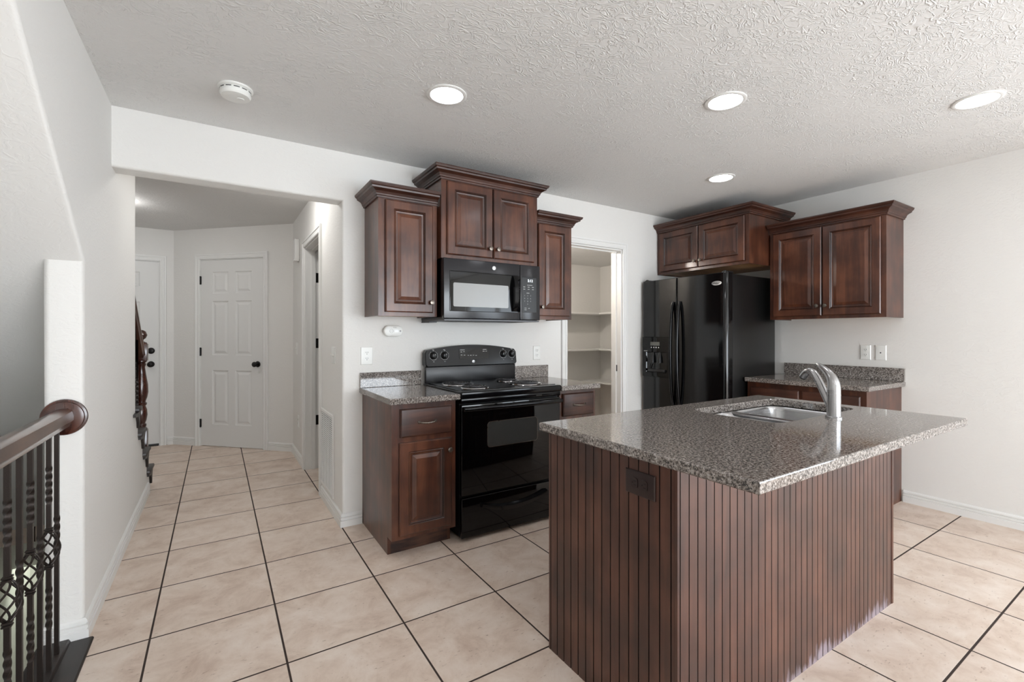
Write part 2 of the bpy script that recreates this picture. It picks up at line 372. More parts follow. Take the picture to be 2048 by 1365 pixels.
# sloping soffit under the upper flight
bm = NB()
prism(bm, [(YE(CH), CH), (5.56, 1.5495-.758*3.01), (5.56, -.62), (4.86, -.12), (2.9, 1.40), (YE(CH)+.35, CH)], SX, LXI+.0, YZ)
S('ceiling_stairwell', bm, WALL, 'sloping white soffit under the upper stair flight', 'ceiling', .3)
bm = NB(); box(bm, SX-.12, SX, BY, FY+.12, -2.6, CH)
S('wall_stairwell', bm, WALL, 'far white side wall of the stairwell', 'wall', 0)
bm = NB(); box(bm, LXI, LX-.03, -0.9, 6.1, -2.6, -.31)
box(bm, LXI, LX-.03, 2.56, 4.80, -.31, -.001)
box(bm, LXI, -.471, -0.9, 2.56, -.31, -.001)
S('wall_stairwell_inner', bm, WALL, 'wall of the stairwell below the kitchen floor edge', 'wall', 0)
bm = NB(); box(bm, SX, LXI, 6.0, 6.1, -2.6, -.31)
S('wall_basement', bm, WALL, 'pale wall at the foot of the basement stairs seen through the balusters', 'wall', 0)
bm = NB(); box(bm, SX, LXI, -0.9, 6.0, -2.7, -2.6)
S('floor_basement', bm, simple('basement_carpet', (170, 160, 146), .9), 'basement floor at the bottom of the stairwell', 'floor', 0)
bm = NB()
for i in range(12):
    box(bm, SX, LXI, -0.9+.25*i, -0.9+.25*(i+1), -2.6, -.2*(i+1))
S('trim_basement_steps', bm, TREAD, 'basement stair flight going down beside the balustrade', 'stairs', 0)
bm = NB(); box(bm, SX, LXI, -.92, -.9, -2.6, -.3)
S('wall_stairwell_head', bm, WALL, 'wall under the floor at the head of the basement stairs', 'wall', 0)
# hall right wall with side doorway
bm = NB()
prism(bm, [(WY+.13, 0), (3.88, 0), (3.88, 2.05), (4.64, 2.05), (4.64, 0), (DK-HX, 0), (DK-HX, CH), (WY+.13, CH)], HX, HX+.12, YZ)
S('wall_hall_right', bm, WALL, 'white right wall of the hall with a side doorway and air grille', 'wall', 0)
# 45 degree wall with closet door
q = 2**-.5
def D(u, t, z): return ((u*q)+(DK+t*2**.5)/2, (-u*q)+(DK+t*2**.5)/2, z)   # u to the right, t into the wall
U0, U1 = -4.534, -3.724
ua = (-0.41-(DK+0.41))*q; ub = (HX-(DK-HX))*q
bm = NB()
prism(bm, [(ua, 0), (U0-.0135, 0), (U0-.0135, 2.0925), (U1+.0135, 2.0925), (U1+.0135, 0), (ub+.1, 0), (ub+.1, CH), (ua, CH)], 0, .11, lambda a, b, c: D(a, c, b))
S('wall_hall_diagonal', bm, WALL, 'angled white wall at the end of the hall holding the closet door', 'wall', 0)
bm = NB()
prism(bm, [(SX, 0), (-1.4285, 0), (-1.4285, 2.0785), (-.5315, 2.0785), (-.5315, 0), (-.41, 0), (-.41, CH), (SX, CH)], FY, FY+.12, XZ)
S('wall_hall_front', bm, WALL, 'white wall holding the front door at far left of the hall', 'wall', 0)
# rooms behind
bm = NB(); prism(bm, [D(ua-.3, .8, 0)[:2], D(ub+.3, .8, 0)[:2], D(ub+.3, .9, 0)[:2], D(ua-.3, .9, 0)[:2]], 0, CH, XY)
prism(bm, [D(ua+.1, .12, 0)[:2], D(ua+.18, .12, 0)[:2], D(ua+.18, .8, 0)[:2], D(ua+.1, .8, 0)[:2]], 0, CH, XY)
prism(bm, [D(ub+.02, .12, 0)[:2], D(ub+.1, .12, 0)[:2], D(ub+.1, .8, 0)[:2], D(ub+.02, .8, 0)[:2]], 0, CH, XY)
S('wall_closet', bm, WALL, 'walls of the closet behind the angled closet door', 'wall', 0)
bm = NB(); box(bm, HX+.12, 2.25, 5.3, 5.4, 0, CH); box(bm, 2.2, 2.3, WY+.13, 5.3, 0, CH)
S('wall_side_room', bm, WALL, 'walls of the small room behind the side doorway', 'wall', 0)
bm = NB(); box(bm, 2.3, WX, 4.6, 4.7, 0, CH)
S('wall_pantry', bm, WALL, 'back wall of the pantry above and below its shelves', 'wall', 0)
bm = NB(); box(bm, 2.3, WX, WY+.13, 4.6, 2.15, 2.2)
S('ceiling_pantry', bm, CEIL, 'lower white ceiling inside the pantry', 'ceiling', 0)
bm = NB(); box(bm, WX, WX+.12, -.7, 4.7, 0, CH); box(bm, WX, WX+.12, BY, -3.1, 0, CH); box(bm, WX, WX+.12, -3.1, -.7, 0, .3); box(bm, WX, WX+.12, -3.1, -.7, 2.1, CH)
S('wall_right', bm, WALL, 'long white textured wall on the right of the kitchen', 'wall', 0)
bm = NB()
prism(bm, [(SX, 0), (.6, 0), (.6, 2.05), (3.6, 2.05), (3.6, 0), (WX, 0), (WX, CH), (SX, CH)], BY-.12, BY, XZ)
S('wall_front', bm, WALL, 'wall with the sliding glass door behind the camera', 'wall', 0)

# ------------------------------------------------------------------ trim
BP = [(0, 0), (.016, 0), (.016, .040), (.009, .043), (.009, .046), (.014, .049), (.014, .060), (.006, .063), (.006, .066), (.012, .069), (.011, .078), (.005, .085), (0, .087)]
def baseboard(name, path, label, sgn=1):
    bm = NB(); sweep(bm, path, BP, XY, sgn); return S(name, bm, TRIM, label, 'baseboard', .4)
baseboard('baseboard_left', [(LXI, 2.62), (LXI, 2.55), (LX, 2.55), (LX, 4.63)], 'white baseboard along the left wall and around its end', -1)
baseboard('baseboard_column', [(HX, 3.81), (HX, WY), (.813, WY)], 'white baseboard turning the corner left of the base cabinet', -1)
baseboard('baseboard_hall', [D(U1+.072, 0, 0)[:2], (HX, DK-HX), (HX, 4.712)], 'white baseboard right of the closet door', -1)
baseboard('baseboard_corner', [(-.465, FY), (-.41, FY), D(U0-.072, 0, 0)[:2]], 'short white baseboard between the front door and closet door', -1)
baseboard('baseboard_right', [(WX, 1.35), (WX, BY)], 'white baseboard along the right wall', -1)
CP = [(0, 0), (0, .012), (.006, .016), (.018, .016), (.022, .011), (.040, .014), (.044, .019), (.058, .019), (.060, .014), (.060, 0)]
def casing(name, u0, u1, H, fn, label):
    bm = NB(); sweep(bm, [(u0, 0), (u0, H), (u1, H), (u1, 0)], CP, fn, 1); return S(name, bm, TRIM, label, 'door casing', .4)
casing('trim_pantry', 2.555, 3.226, 2.05, lambda a, b, c: (a, WY-c, b), 'white casing around the pantry doorway')
casing('trim_hall_side', 0, .76, 2.05, lambda a, b, c: (HX-c, 4.64-a, b), 'white casing around the side doorway in the hall')
casing('trim_closet', U0-.008, U1+.008, 2.088, lambda a, b, c: D(a, -c, b), 'white casing around the closet door')
casing('trim_front_door', -1.425, -.537, 2.073, lambda a, b, c: (a, FY-c, b), 'white casing around the front door')
def jamb(name, u0, u1, H, fn, label, depth, stop=True):
    bm = NB()
    t = .012
    prism(bm, [(u0, 0), (u0+t, 0), (u0+t, H-t), (u1-t, H-t), (u1-t, 0), (u1, 0), (u1, H), (u0, H)], 0, depth, fn)
    if stop: prism(bm, [(u0+t, 0), (u0+t+.01, 0), (u0+t+.01, H-t-.01), (u1-t-.01, H-t-.01), (u1-t-.01, 0), (u1-t, 0), (u1-t, H-t), (u0+t, H-t)], depth*.45, depth*.45+.035, fn)
    return S(name, bm, TRIM, label, 'door jamb', 0)
jp = jamb('trim_pantry_jamb', 2.556, 3.225, 2.049, lambda a, b, c: (a, WY+.002+c, b), 'white jamb lining the pantry doorway', .126)
js = jamb('trim_side_jamb', .001, .759, 2.049, lambda a, b, c: (HX+.002+c, 4.64-a, b), 'white jamb lining the side doorway', .116)
jamb('trim_closet_jamb', U0-.013, U1+.013, 2.092, lambda a, b, c: D(a, c+.001, b), 'white jamb around the closet door', .108)
jamb('trim_front_jamb', -1.428, -.532, 2.078, lambda a, b, c: (a, FY+.001+c, b), 'white jamb around the front door', .118, False)
bm = NB(); box(bm, 3.209, 3.213, WY+.05, WY+.075, .90, .96); obj('strike_plate', bm, BRONZE, jp)
def hinge_bm(x, y, z, ax='x'):
    bm = NB(); lathe(bm, [(.006, -.045), (.006, .045)], (x, y, z), seg=10)
    return bm
# ------------------------------------------------------------------ doors
def six_panel(bm, W, H, T, cols, rows):
    """slab in x 0..W, y 0 (front) .. T, panels pressed into the front"""
    xs = sorted({0, W, *[c for p in cols for c in p]}); zs = sorted({0, H, *[c for p in rows for c in p]})
    for i in range(len(xs)-1):
        for j in range(len(zs)-1):
            a, b, c, d = xs[i], xs[i+1], zs[j], zs[j+1]
            if (a, b) in cols and (c, d) in rows:
                relief(bm, a, b, c, d, [(0, 0), (.004, .008), (.014, .011), (.022, .011), (.046, .002), (.05, .002)])
            else: relief(bm, a, b, c, d, [(0, 0)])
    relief(bm, 0, W, 0, H, [(0, 0), (0, T)])
def knob_set(parent, x, z, name='door_knob', r=.028):
    bm = NB(); lathe(bm, [(.032, 0), (.033, .004), (.028, .009), (.012, .012), (.011, .03), (.018, .036), (r, .045), (r+.001, .056), (.022, .066), (.008, .07)], (x, 0, z), RX, 24)
    return obj(name, bm, BRONZE, parent)
cols = [(.148, .359), (.451, .661)]; rows = [(.24, .844), (1.014, 1.615), (1.70, 1.94)]
d1 = thing('door_1', 'white six panel closet door on the angled hall wall', 'door', D(U0, 0, .006), -PI/4, kind='structure')
bm = NB(); six_panel(bm, .81, 2.072, .035, cols, rows); bmesh.ops.translate(bm, verts=bm.verts, vec=(0, .004, 0)); obj('door_leaf', bm, DOORP, d1, .3)
knob_set(d1, .745, .92)
for z in (.25, 1.05, 1.85):
    bm = NB(); box(bm, -.016, .004, -.004, .004, z-.045, z+.045); lathe(bm, [(.007, z-.047), (.007, z+.047)], (-.002, -.006, 0), seg=10); obj('hinge', bm, BRONZE, d1)
bm = NB(); box(bm, .808, .816, .0, .03, .87, .97); obj('latch_plate', bm, BRONZE, d1)
d2 = thing('door_2', 'white panelled front door with black deadbolt and knob behind the newel', 'door', (-1.415, FY, .012), 0, kind='structure')
bm = NB(); six_panel(bm, .87, 2.052, .045, [(.13, .37), (.46, .70)], [(.24, .82), (.98, 1.60), (1.77, 1.93)]); bmesh.ops.translate(bm, verts=bm.verts, vec=(0, .01, 0)); obj('door_leaf', bm, DOORP, d2, .3)
knob_set(d2, .80, .905, 'door_knob', .030)
bm = NB(); lathe(bm, [(.034, -.01), (.034, .006), (.028, .012), (.012, .014)], (.80, 0, 1.055), RX, 24); box(bm, .797, .803, -.03, -.012, 1.04, 1.07); obj('deadbolt', bm, BRONZE, d2)
bm = NB(); box(bm, 0, .87, -.006, .02, -.011, .012, .003); obj('threshold', bm, BRONZE, d2)
d3 = thing('door_3', 'side hall door standing open into the small room', 'door', (HX+.125, 4.628, .008), 0, kind='structure')
bm = NB(); six_panel(bm, .74, 2.03, .035, [(.13, .33), (.41, .61)], [(.24, .82), (.98, 1.60), (1.70, 1.93)]); obj('door_leaf', bm, DOORP, d3, .3)
for z in (.445, 1.16, 1.77):
    bm = NB(); box(bm, -.055, .0, -.004, -.001, z-.045, z+.045, .003, 1); lathe(bm, [(.006, z-.047), (.006, z+.047)], (.0, -.008, 0), seg=10); obj('hinge', bm, BRONZE, d3)
# sliding glass door behind the camera
wd = thing('window_1', 'white framed sliding glass door behind the camera', 'window', (.6, BY-.08, 0), 0, kind='structure')
for a in (0, 1.5):
    bm = NB(); sweep(bm, [(a+.03, .03), (a+1.47, .03), (a+1.47, 2.02), (a+.03, 2.02)], [(-.03, 0), (.05, 0), (.05, .04), (-.03, .04)], lambda x, z, c: (x, c+(0 if a == 0 else .045), z), 1, closed=True); obj('sash', bm, TRIM, wd, 0)
w2 = thing('window_2', 'added unseen white framed window in the right wall, for side light', 'window', (WX+.03, -.7, .3), -PI/2, kind='structure')  # unseen window added to go with the side fill
for a in (0, 1.2):
    bm = NB(); sweep(bm, [(a+.03, .03), (a+1.17, .03), (a+1.17, 1.77), (a+.03, 1.77)], [(-.03, 0), (.03, 0), (.03, .04), (-.03, .04)], lambda x, z, c: (x, c, z), 1, closed=True); obj('sash', bm, TRIM, w2, 0)
# ------------------------------------------------------------------ stairs up from the hall
st = thing('staircase', 'dark stained staircase rising from the hall behind the left wall', 'stairs', (SX, 4.83, 0))
for i in range(9):
    yb = -.24*i
    xr = 1.018 if i < 4 else .872
    bm = NB(); box(bm, .002, xr, yb-(.29 if i > 3 else (.15 if i == 3 else .268)), yb, .19*(i+1)-.032, .19*(i+1)-.004, .008); obj('tread', bm, TREAD, st)
    bm = NB(); box(bm, .002, .872, yb-.05, yb-.03, .19*i-.004 if i else 0, .19*(i+1)-.032); obj('riser', bm, TREAD, st)
    if i < 4:
        z1 = .19*(i+1)-.032; z0 = z1-.10; y = yb-.012
        bm = NB(); prism(bm, [(y, z1), (y-.02, z1-.02), (y-.045, z1-.05), (y-.055, z1-.10), (y-.075, z1-.115), (y-.09, z1-.07), (y-.13, z1-.03), (y-.24, z1-.02), (y-.24, z1)], .994, 1.010, YZ)
        obj('stair_bracket', bm, TREAD, st)
nb = thing('stair_railing', 'dark wooden newel post with ball top, handrail and iron balusters in the hall', 'stair railing', (-.505, 4.70, .19))
bm = NB()
box(bm, -.042, .042, -.042, .042, -.003, .30, .004)
lathe(bm, [(.038, .30), (.040, .31), (.030, .32), (.034, .335), (.034, .345), (.026, .352), (.034, .375), (.041, .42), (.038, .46), (.028, .49), (.036, .50), (.038, .512), (.030, .52), (.030, .53), (.040, .56), (.046, .60), (.044, .66), (.032, .74), (.025, .80), (.030, .815), (.034, .825), (.026, .832), (.038, .845), (.038, .85)], seg=20)
box(bm, -.042, .042, -.042, .042, .85, .985, .004)
lathe(bm, [(.040, .985), (.036, .995), (.016, 1.005), (.015, 1.018), (.030, 1.03), (.040, 1.055), (.030, 1.083), (.012, 1.095)], seg=20)
obj('newel_post', bm, NEWEL, nb)
HP = [(-.030, -.012), (-.030, .004), (-.026, .020), (-.012, .030), (.012, .030), (.026, .020), (.030, .004), (.030, -.012), (.022, -.020), (.018, -.034), (-.018, -.034), (-.022, -.020)]
bm = NB(); rings = []
for y, z in ((-.03, .90), (-.80, 1.50)): rings.append([(x, y, z+dz) for x, dz in HP])
loft(bm, rings, True, True, True); obj('handrail', bm, RAIL, nb)
def sq_bar(bm, segs, h=.0068, x=0, y=0):
    """segs: list of (z, angle)"""
    rings = [[(x+h*2**.5*math.cos(a+PI/4+k*PI/2), y+h*2**.5*math.sin(a+PI/4+k*PI/2), z) for k in range(4)] for z, a in segs]
    loft(bm, rings, True, True, True)
def twist(z0, z1, turns, n=None):
    n = n or int(40*turns)+8
    return [(z0+(z1-z0)*i/n, turns*2*PI*i/n) for i in range(n+1)]
for y, z0 in ((-.22, .19), (-.34, .38), (-.46, .38), (-.58, .57), (-.70, .57)):
    bm = NB(); zt = .88+(-y-.03)*.78; sq_bar(bm, [(z0-.002, 0)] + twist(zt-.5, zt-.3, 1.5) + [(zt, 0)], x=.0, y=y); obj('baluster', bm, IRON, nb, .5)
# ------------------------------------------------------------------ balustrade beside the stairwell
bs = thing('balustrade', 'iron balustrade with wooden handrail along the stairwell at bottom left', 'railing', (-.517, 2.54, 0))
Y1 = -3.3
bm = NB(); loft(bm, [[(x*1.1, y, .919+dz*1.1) for x, dz in HP] for y in (-.018, Y1)], True, True, True); obj('handrail', bm, RAIL, bs)
bm = NB(); lathe(bm, [(.071, 0), (.073, .004), (.071, .010), (.064, .012), (.062, .018), (.050, .021)], (0, .009, .916), RX, 40); tag(obj('rosette', bm, NEWEL, bs), 'round reddish wooden rosette')
bm = NB(); prism(bm, [(-.080, 0), (.021, 0), (.021, .012), (.015, .022), (-.070, .022), (-.080, .012)], Y1, .008, lambda a, b, c: (a, c, b)); obj('base_rail', bm, TREAD, bs)
def basket(bm, z0, z1, R0=.030, r=.0032, n=5, turns=.5):
    for k in range(n):
        pts = []
        for i in range(17):
            t = i/16; rad = .006+(R0-.006)*math.sin(PI*t)**.75; a = 2*PI*k/n+turns*2*PI*t
            pts.append((rad*math.cos(a), rad*math.sin(a), z0+(z1-z0)*t))
        tube(bm, pts, r, 7)
    for z in (z0-.006, z1+.006):
        for dz in (-.006, .003): box(bm, -.0115, .0115, -.0115, .0115, z+dz-.003, z+dz+.003, .0015, 1)
protoA = protoB = None
for k in range(32):
    y = -.098-.1*k
    if k % 2 == 0:
        if protoB is None:
            bm = NB(); sq_bar(bm, [(.021, 0), (.393, 0)] + twist(.393, .553, 1.25) + [(.888, PI/2)]); protoB = o = obj('baluster', bm, IRON, bs, .5)
        else: o = protoB.copy(); COL.objects.link(o); o.parent = bs
        o.location = (0, y, 0)
    else:
        if protoA is None:
            bm = NB()
            sq_bar(bm, [(.021, 0), (.168, 0)] + twist(.168, .325, 1.25) + [(.402, PI/2)])
            sq_bar(bm, [(.533, 0), (.627, 0)] + twist(.627, .767, 1.25) + [(.888, PI/2)])
            protoA = o = obj('baluster', bm, IRON, bs, .5)
            bm = NB(); basket(bm, .407, .528); bk = obj('basket', bm, IRON, o)
        else:
            o = protoA.copy(); COL.objects.link(o); o.parent = bs
            c = bk.copy(); COL.objects.link(c); c.parent = o
        o.location = (0, y, 0)
bm = NB(); prism(bm, [(-.471, 0), (-.425, 0), (-.425, .004), (-.430, .009), (-.497, .009), (-.497, 0)], -.9, 2.535, lambda a, b, c: (a, c, b))
S('trim_nosing', bm, TREAD, 'dark wooden edge strip between the tile floor and the balustrade', 'floor trim', 0)

# ------------------------------------------------------------------ cabinets
KR = [(0, 0), (0, -.013), (.006, -.019), (.052, -.019), (.056, -.015), (.060, -.018), (.065, -.012), (.072, -.010), (.076, -.010), (.098, -.017), (.100, -.017)]
def cab_door(parent, x0, x1, z0, z1, y, knob=None, label=None, m=None):
    bm = NB(); relief(bm, x0, x1, z0, z1, [(i, y+d) for i, d in KR], dark=(0, 3, 5, 7)); relief(bm, x0, x1, z0, z1, [(0, y)])
    d = obj('door', bm, [m or CHERRY, GROOVE], parent, .3)
    if knob:
        bm = NB(); lathe(bm, [(.007, 0), (.006, .010), (.012, .015), (.0155, .021), (.014, .026), (.006, .028)], (knob[0], y-.018, knob[1]), RX, 20); obj('knob', bm, PEWTER, d)
    return d
def drawer_front(parent, x0, x1, z0, z1, y, pull=True):
    bm = NB(); relief(bm, x0, x1, z0, z1, [(0, y), (0, y-.012), (.007, y-.018), (.012, y-.019)]); relief(bm, x0, x1, z0, z1, [(0, y)])
    d = obj('drawer', bm, CHERRYX, parent, .3)
    if pull:
        cx, cz = (x0+x1)/2, (z0+z1)/2
        bm = NB(); pts = []; rad = []
        for i in range(17):
            t = i/16*2-1; pts.append((cx+t*.052, y-.019-.022*(1-t*t)**.5-.002, cz-.004*(1-t*t))); rad.append(.0042+.002*math.cos(t*PI*3)**2)
        tube(bm, pts, rad, 8)
        for s in (-1, 1): lathe(bm, [(.009, 0), (.008, .004), (.003, .008)], (cx+s*.050, y-.019, cz), RX, 14)
        obj('pull', bm, PEWTER, d)
    return d
CRP = [(0, 0), (.010, 0), (.011, .010), (.017, .013), (.018, .021), (.026, .034), (.044, .044), (.050, .046), (.052, .056), (.060, .060), (.065, .070), (.065, .077), (0, .077)]
def face_frame(bm, W, z0, z1, y, doors_x, t=.02):
    """front plate"""
    box(bm, 0, W, y, y+t, z0, z1)
def upper(name, label, loc, rz, W, Dp, z0, z1, doors, knobs, crown_sides=(1, 1), group=None, under=None, crown_d=None):
    c = thing(name, label, 'cabinet', loc, rz, group)
    bm = NB(); box(bm, 0, W, -Dp+.02, -.001, z0+.012, z1, 0); box(bm, -.0005, W+.0005, -Dp, -Dp+.0195, z0, z1+.001)
    box(bm, 0, .018, -Dp+.02, -.001, z0, z0+.012); box(bm, W-.018, W, -Dp+.02, -.001, z0, z0+.012)
    obj('carcass', bm, CHERRY, c, 0)
    bm = NB(); box(bm, .018, W-.018, -Dp+.0205, -.002, z0+.008, z0+.0118); obj('underside', bm, under or LIGHTWOOD, c, 0)
    for (a, b), k in zip(doors, knobs): cab_door(c, a, b, z0+.024, z1-.012, -Dp, k)
    L_, R_ = crown_sides
    path = []
    if L_: path += [(0, -.001)]
    path += [(0 if L_ else -.0, -Dp), (W, -Dp)]
    if R_: path += [(W, -.001)]
    bm = NB(); sweep(bm, path, CRP, lambda a, b, cc: (a, b, cc+z1-.004), -1)
    obj('crown_moulding', bm, CHERRYX, c, .35); return c
# sweep normal: path goes left side -> front -> right side ; outward is to the right of travel (sgn -1)
upper('upper_cabinet', 'narrow dark cherry upper cabinet with one door left of the microwave', (.832, WY, 0), 0, .383, .31, 1.365, 2.092,
      [(.040, .350)], [(.335, 1.455)], (1, 0))
upper('upper_cabinet', 'tallest cherry upper cabinet with two doors above the microwave', (1.226, WY, 0), 0, .760, .357, 1.748, 2.262,
      [(.036, .376), (.384, .724)], [(.350, 1.835), (.411, 1.835)])
upper('upper_cabinet', 'narrow cherry upper cabinet between the microwave and pantry doorway', (1.992, WY, 0), 0, .358, .31, 1.365, 2.092,
      [(.030, .330)], [(.058, 1.455)], (0, 1))
upper('upper_cabinet', 'deep cherry two door cabinet above the black refrigerator', (WX, 3.126, 0), -PI/2, .945, .615, 1.842, 2.258,
      [(.036, .466), (.474, .912)], [(.440, 1.925), (.502, 1.925)], (0, 1))
upper('upper_cabinet', 'cherry two door upper cabinet on the right wall above the outlets', (WX, 2.170, 0), -PI/2, .820, .315, 1.375, 2.110,
      [(.030, .405), (.413, .792)], [(.378, 1.475), (.440, 1.475)], (0, 1))
def base_cab(name, label, loc, rz, W, Dp, H, fronts, left_panel=True):
    c = thing(name, label, 'cabinet', loc, rz)
    bm = NB(); box(bm, .0, W, -Dp+.02, -.001, .10, H)
    box(bm, 0, W, -Dp, -Dp+.0195, .10, H+.0005)
    box(bm, 0, .018, -Dp+.075, -.001, 0, .10); box(bm, W-.018, W, -Dp+.075, -.001, 0, .10)
    obj('carcass', bm, CHERRY, c, 0)
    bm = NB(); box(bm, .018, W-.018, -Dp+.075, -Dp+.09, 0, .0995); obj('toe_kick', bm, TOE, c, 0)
    for f in fronts:
        if f[0] == 'drawer': drawer_front(c, f[1], f[2], f[3], f[4], -Dp)
        else: cab_door(c, f[1], f[2], f[3], f[4], -Dp, f[5])
    return c
HB = .861
base_cab('base_cabinet', 'cherry base cabinet with drawer and door left of the stove', (.817, WY, 0), 0, .388, .61, HB,
         [('drawer', .046, .360, .672, .832), ('door', .040, .360, .124, .642, (.338, .575))])
base_cab('base_cabinet', 'cherry base cabinet with drawer right of the stove, mostly behind the island', (1.992, WY, 0), 0, .330, .61, HB,
         [('drawer', .026, .306, .680, .838), ('door', .026, .306, .124, .650, (.05, .575))])
base_cab('base_cabinet', 'wide cherry base cabinet against the right wall beside the refrigerator', (WX, 2.200, 0), -PI/2, .838, .605, HB,
         [('drawer', .030, .408, .660, .822), ('drawer', .430, .806, .660, .822), ('door', .030, .408, .124, .635, (.38, .58)), ('door', .430, .806, .124, .635, (.458, .58))])
# ------------------------------------------------------------------ countertops
def slab_rings(bm, x0, x1, y0, y1, z0, z1, e=.004):
    pts = lambda i, z: [(x0+i, y0+i, z), (x1-i, y0+i, z), (x1-i, y1-i, z), (x0+i, y1-i, z)]
    loft(bm, [pts(e, z0), pts(0, z0+e), pts(0, z1-e), pts(e*.3, z1-e*.3), pts(e, z1)], True, True, True)
def counter(label, loc, rz, W, Dp, splash):
    c = thing('countertop', label, 'countertop', loc, rz)
    bm = NB(); slab_rings(bm, 0, W, -Dp, -.001, -.034, 0); obj('slab', bm, GRANITE, c, .4)
    bm = NB(); slab_rings(bm, splash[0], splash[1], -.021, -.001, .0005, .100, .002); obj('backsplash', bm, GRANITE, c, .4)
    return c
CT = .896
counter('granite countertop with short backsplash left of the stove', (.797, WY, CT), 0, .424, .645, (.003, .424))
counter('granite countertop between the stove and pantry doorway', (1.990, WY, CT), 0, .352, .645, (0, .352))
counter('granite countertop with backsplash on the right wall', (WX, 2.205, CT), -PI/2, .868, .640, (.0, .865))
# ------------------------------------------------------------------ island
IX0, IX1, IY0, IY1 = 1.117, 2.655, .8675, 1.478
il = thing('kitchen_island', 'dark cherry kitchen island wrapped in vertical beadboard panelling', 'kitchen island', ((IX0+IX1)/2, (IY0+IY1)/2, 0))
cx, cy = (IX0+IX1)/2, (IY0+IY1)/2
hx, hy = (IX1-IX0)/2, (IY1-IY0)/2
def beadboard(L, H, pitch, stile=.012):
    """panel in x 0..L facing -y at y=0, thickness into +y"""
    bm = NB(); prof = [(0, 0), (stile, 0)]; mi = [0, 1, 1]
    x = stile
    n = round((L-2*stile)/pitch); p = (L-2*stile)/n; g = .0022
    segs = [(0, 0, 0)]
    for i in range(n+1):
        xc = stile+i*p
        segs += [(xc-g, 0, 0), (xc-g*.5, .0034, 1), (xc+g*.5, .0034, 1), (xc+g, 0, 1)]
        if i < n: segs += [(xc+g+.0035, .0, 0)]
    segs.append((L, 0, 0))
    lo = [bm.verts.new((a, b, 0)) for a, b, _ in segs]; hi = [bm.verts.new((a, b, H)) for a, b, _ in segs]
    for i in range(len(segs)-1):
        f = bm.faces.new((lo[i], lo[i+1], hi[i+1], hi[i])); f.material_index = segs[i+1][2]
    back = [bm.verts.new((0, .010, 0)), bm.verts.new((L, .010, 0)), bm.verts.new((L, .010, H)), bm.verts.new((0, .010, H))]
    bm.faces.new(back[::-1]); bm.faces.new((lo[0], hi[0], back[3], back[0])); bm.faces.new((lo[-1], back[1], back[2], hi[-1]))
    return bm
bm = NB()
box(bm, -hx+.0105, hx-.012, -hy+.0105, hy-.021, 0, .12); box(bm, -hx+.0105, -hx+.0205, -hy+.0105, hy-.021, .12, HB)
box(bm, hx-.03, hx-.012, -hy+.0105, hy-.021, .12, HB); box(bm, -hx+.0205, hx-.03, -hy+.0105, -hy+.0205, .12, HB)
box(bm, -hx+.0205, hx-.03, hy-.041, hy-.0205, .10, HB)
obj('carcass', bm, CHERRY, il, 0)
bm = beadboard(2*hx-.012, HB, .0405); bmesh.ops.translate(bm, verts=bm.verts, vec=(-hx, -hy, 0)); tag(obj('front_panel', bm, [BEADW, GLAZE], il, 0), 'beadboard panel with scuffed bottom edge')
bm = beadboard(2*hy-.0105, HB, .0405); bmesh.ops.rotate(bm, verts=bm.verts, cent=(0, 0, 0), matrix=Matrix.Rotation(-PI/2, 3, 'Z')); bmesh.ops.translate(bm, verts=bm.verts, vec=(-hx, hy-0.0, 0)); obj('side_panel', bm, [BEAD, GLAZE], il, 0)
bm = NB(); box(bm, hx-.0115, hx+.004, -hy-.002, hy-.0, 0, HB); obj('end_panel', bm, CHERRY, il, 0)
for a in range(4):
    x0 = -hx+.03+a*.372; bm = NB()
    relief(bm, x0, x0+.36, .13, .84, [(i, hy-.0205-d) for i, d in KR]); relief(bm, x0, x0+.36, .13, .84, [(0, hy-.0205)]); obj('door', bm, [CHERRY, GROOVE], il, .3)
# granite top with sink cut-out
it = thing('island_countertop', 'large speckled grey granite island top with a sink cut-out', 'countertop', (cx, cy, CT+.002))
X0, X1, Y0_, Y1_ = 1.090-cx, 2.655-cx, .613-cy, 1.506-cy
SX0, SX1, SY0, SY1 = 1.862-cx, 2.575-cx, .975-cy, 1.378-cy
bm = NB(); th = .033; e = .004
def R4(i, z): return [(X0+i, Y0_+i, z), (X1-i, Y0_+i, z), (X1-i, Y1_-i, z), (X0+i, Y1_-i, z)]
outer = loft(bm, [R4(e, -th), R4(0, -th+e), R4(0, -e), R4(e*.3, -e*.3), R4(e, 0)])
hole = lambda i, z: [(x, y, z) for x, y in rrect(SX0-i, SX1+i, SY0-i, SY1+i, .07+i, 8)]
inner = loft(bm, [hole(0, -th), hole(0, -.003), hole(.003, 0)])
for o_, i_ in ((outer[-1], inner[-1]), (outer[0], inner[0])):
    es = []
    for ring in (o_, i_):
        for k in range(len(ring)):
            es.append(bm.edges.get((ring[k], ring[(k+1) % len(ring)])))
    bmesh.ops.triangle_fill(bm, use_beauty=True, use_dissolve=False, edges=es)
obj('slab', bm, GRANITE, it, .4)
sk = thing('kitchen_sink', 'stainless steel undermount double bowl sink in the island', 'sink', ((SX0+SX1)/2+cx, (SY0+SY1)/2+cy, CT-.20))
def bowl(x0, x1, y0, y1, dz):
    bm = NB(); rg = []
    ox, oy = (SX0+SX1)/2+cx, (SY0+SY1)/2+cy
    zt = .166
    for ins, z, r in ((-.011, zt, .085), (0, zt, .075), (.004, zt-.004, .072), (.008, zt-.02, .07), (.016, dz+.03, .065), (.024, dz+.012, .06), (.045, dz, .05), (.11, dz-.003, .03)):
        rg.append([(x-ox, y-oy, z) for x, y in rrect(x0+ins, x1-ins, y0+ins, y1-ins, r, 7)])
    loft(bm, rg, True, False, True); return bm
b1 = obj('bowl', bowl(1.858, 2.165, .968, 1.385, .02), STEEL, sk, .9)
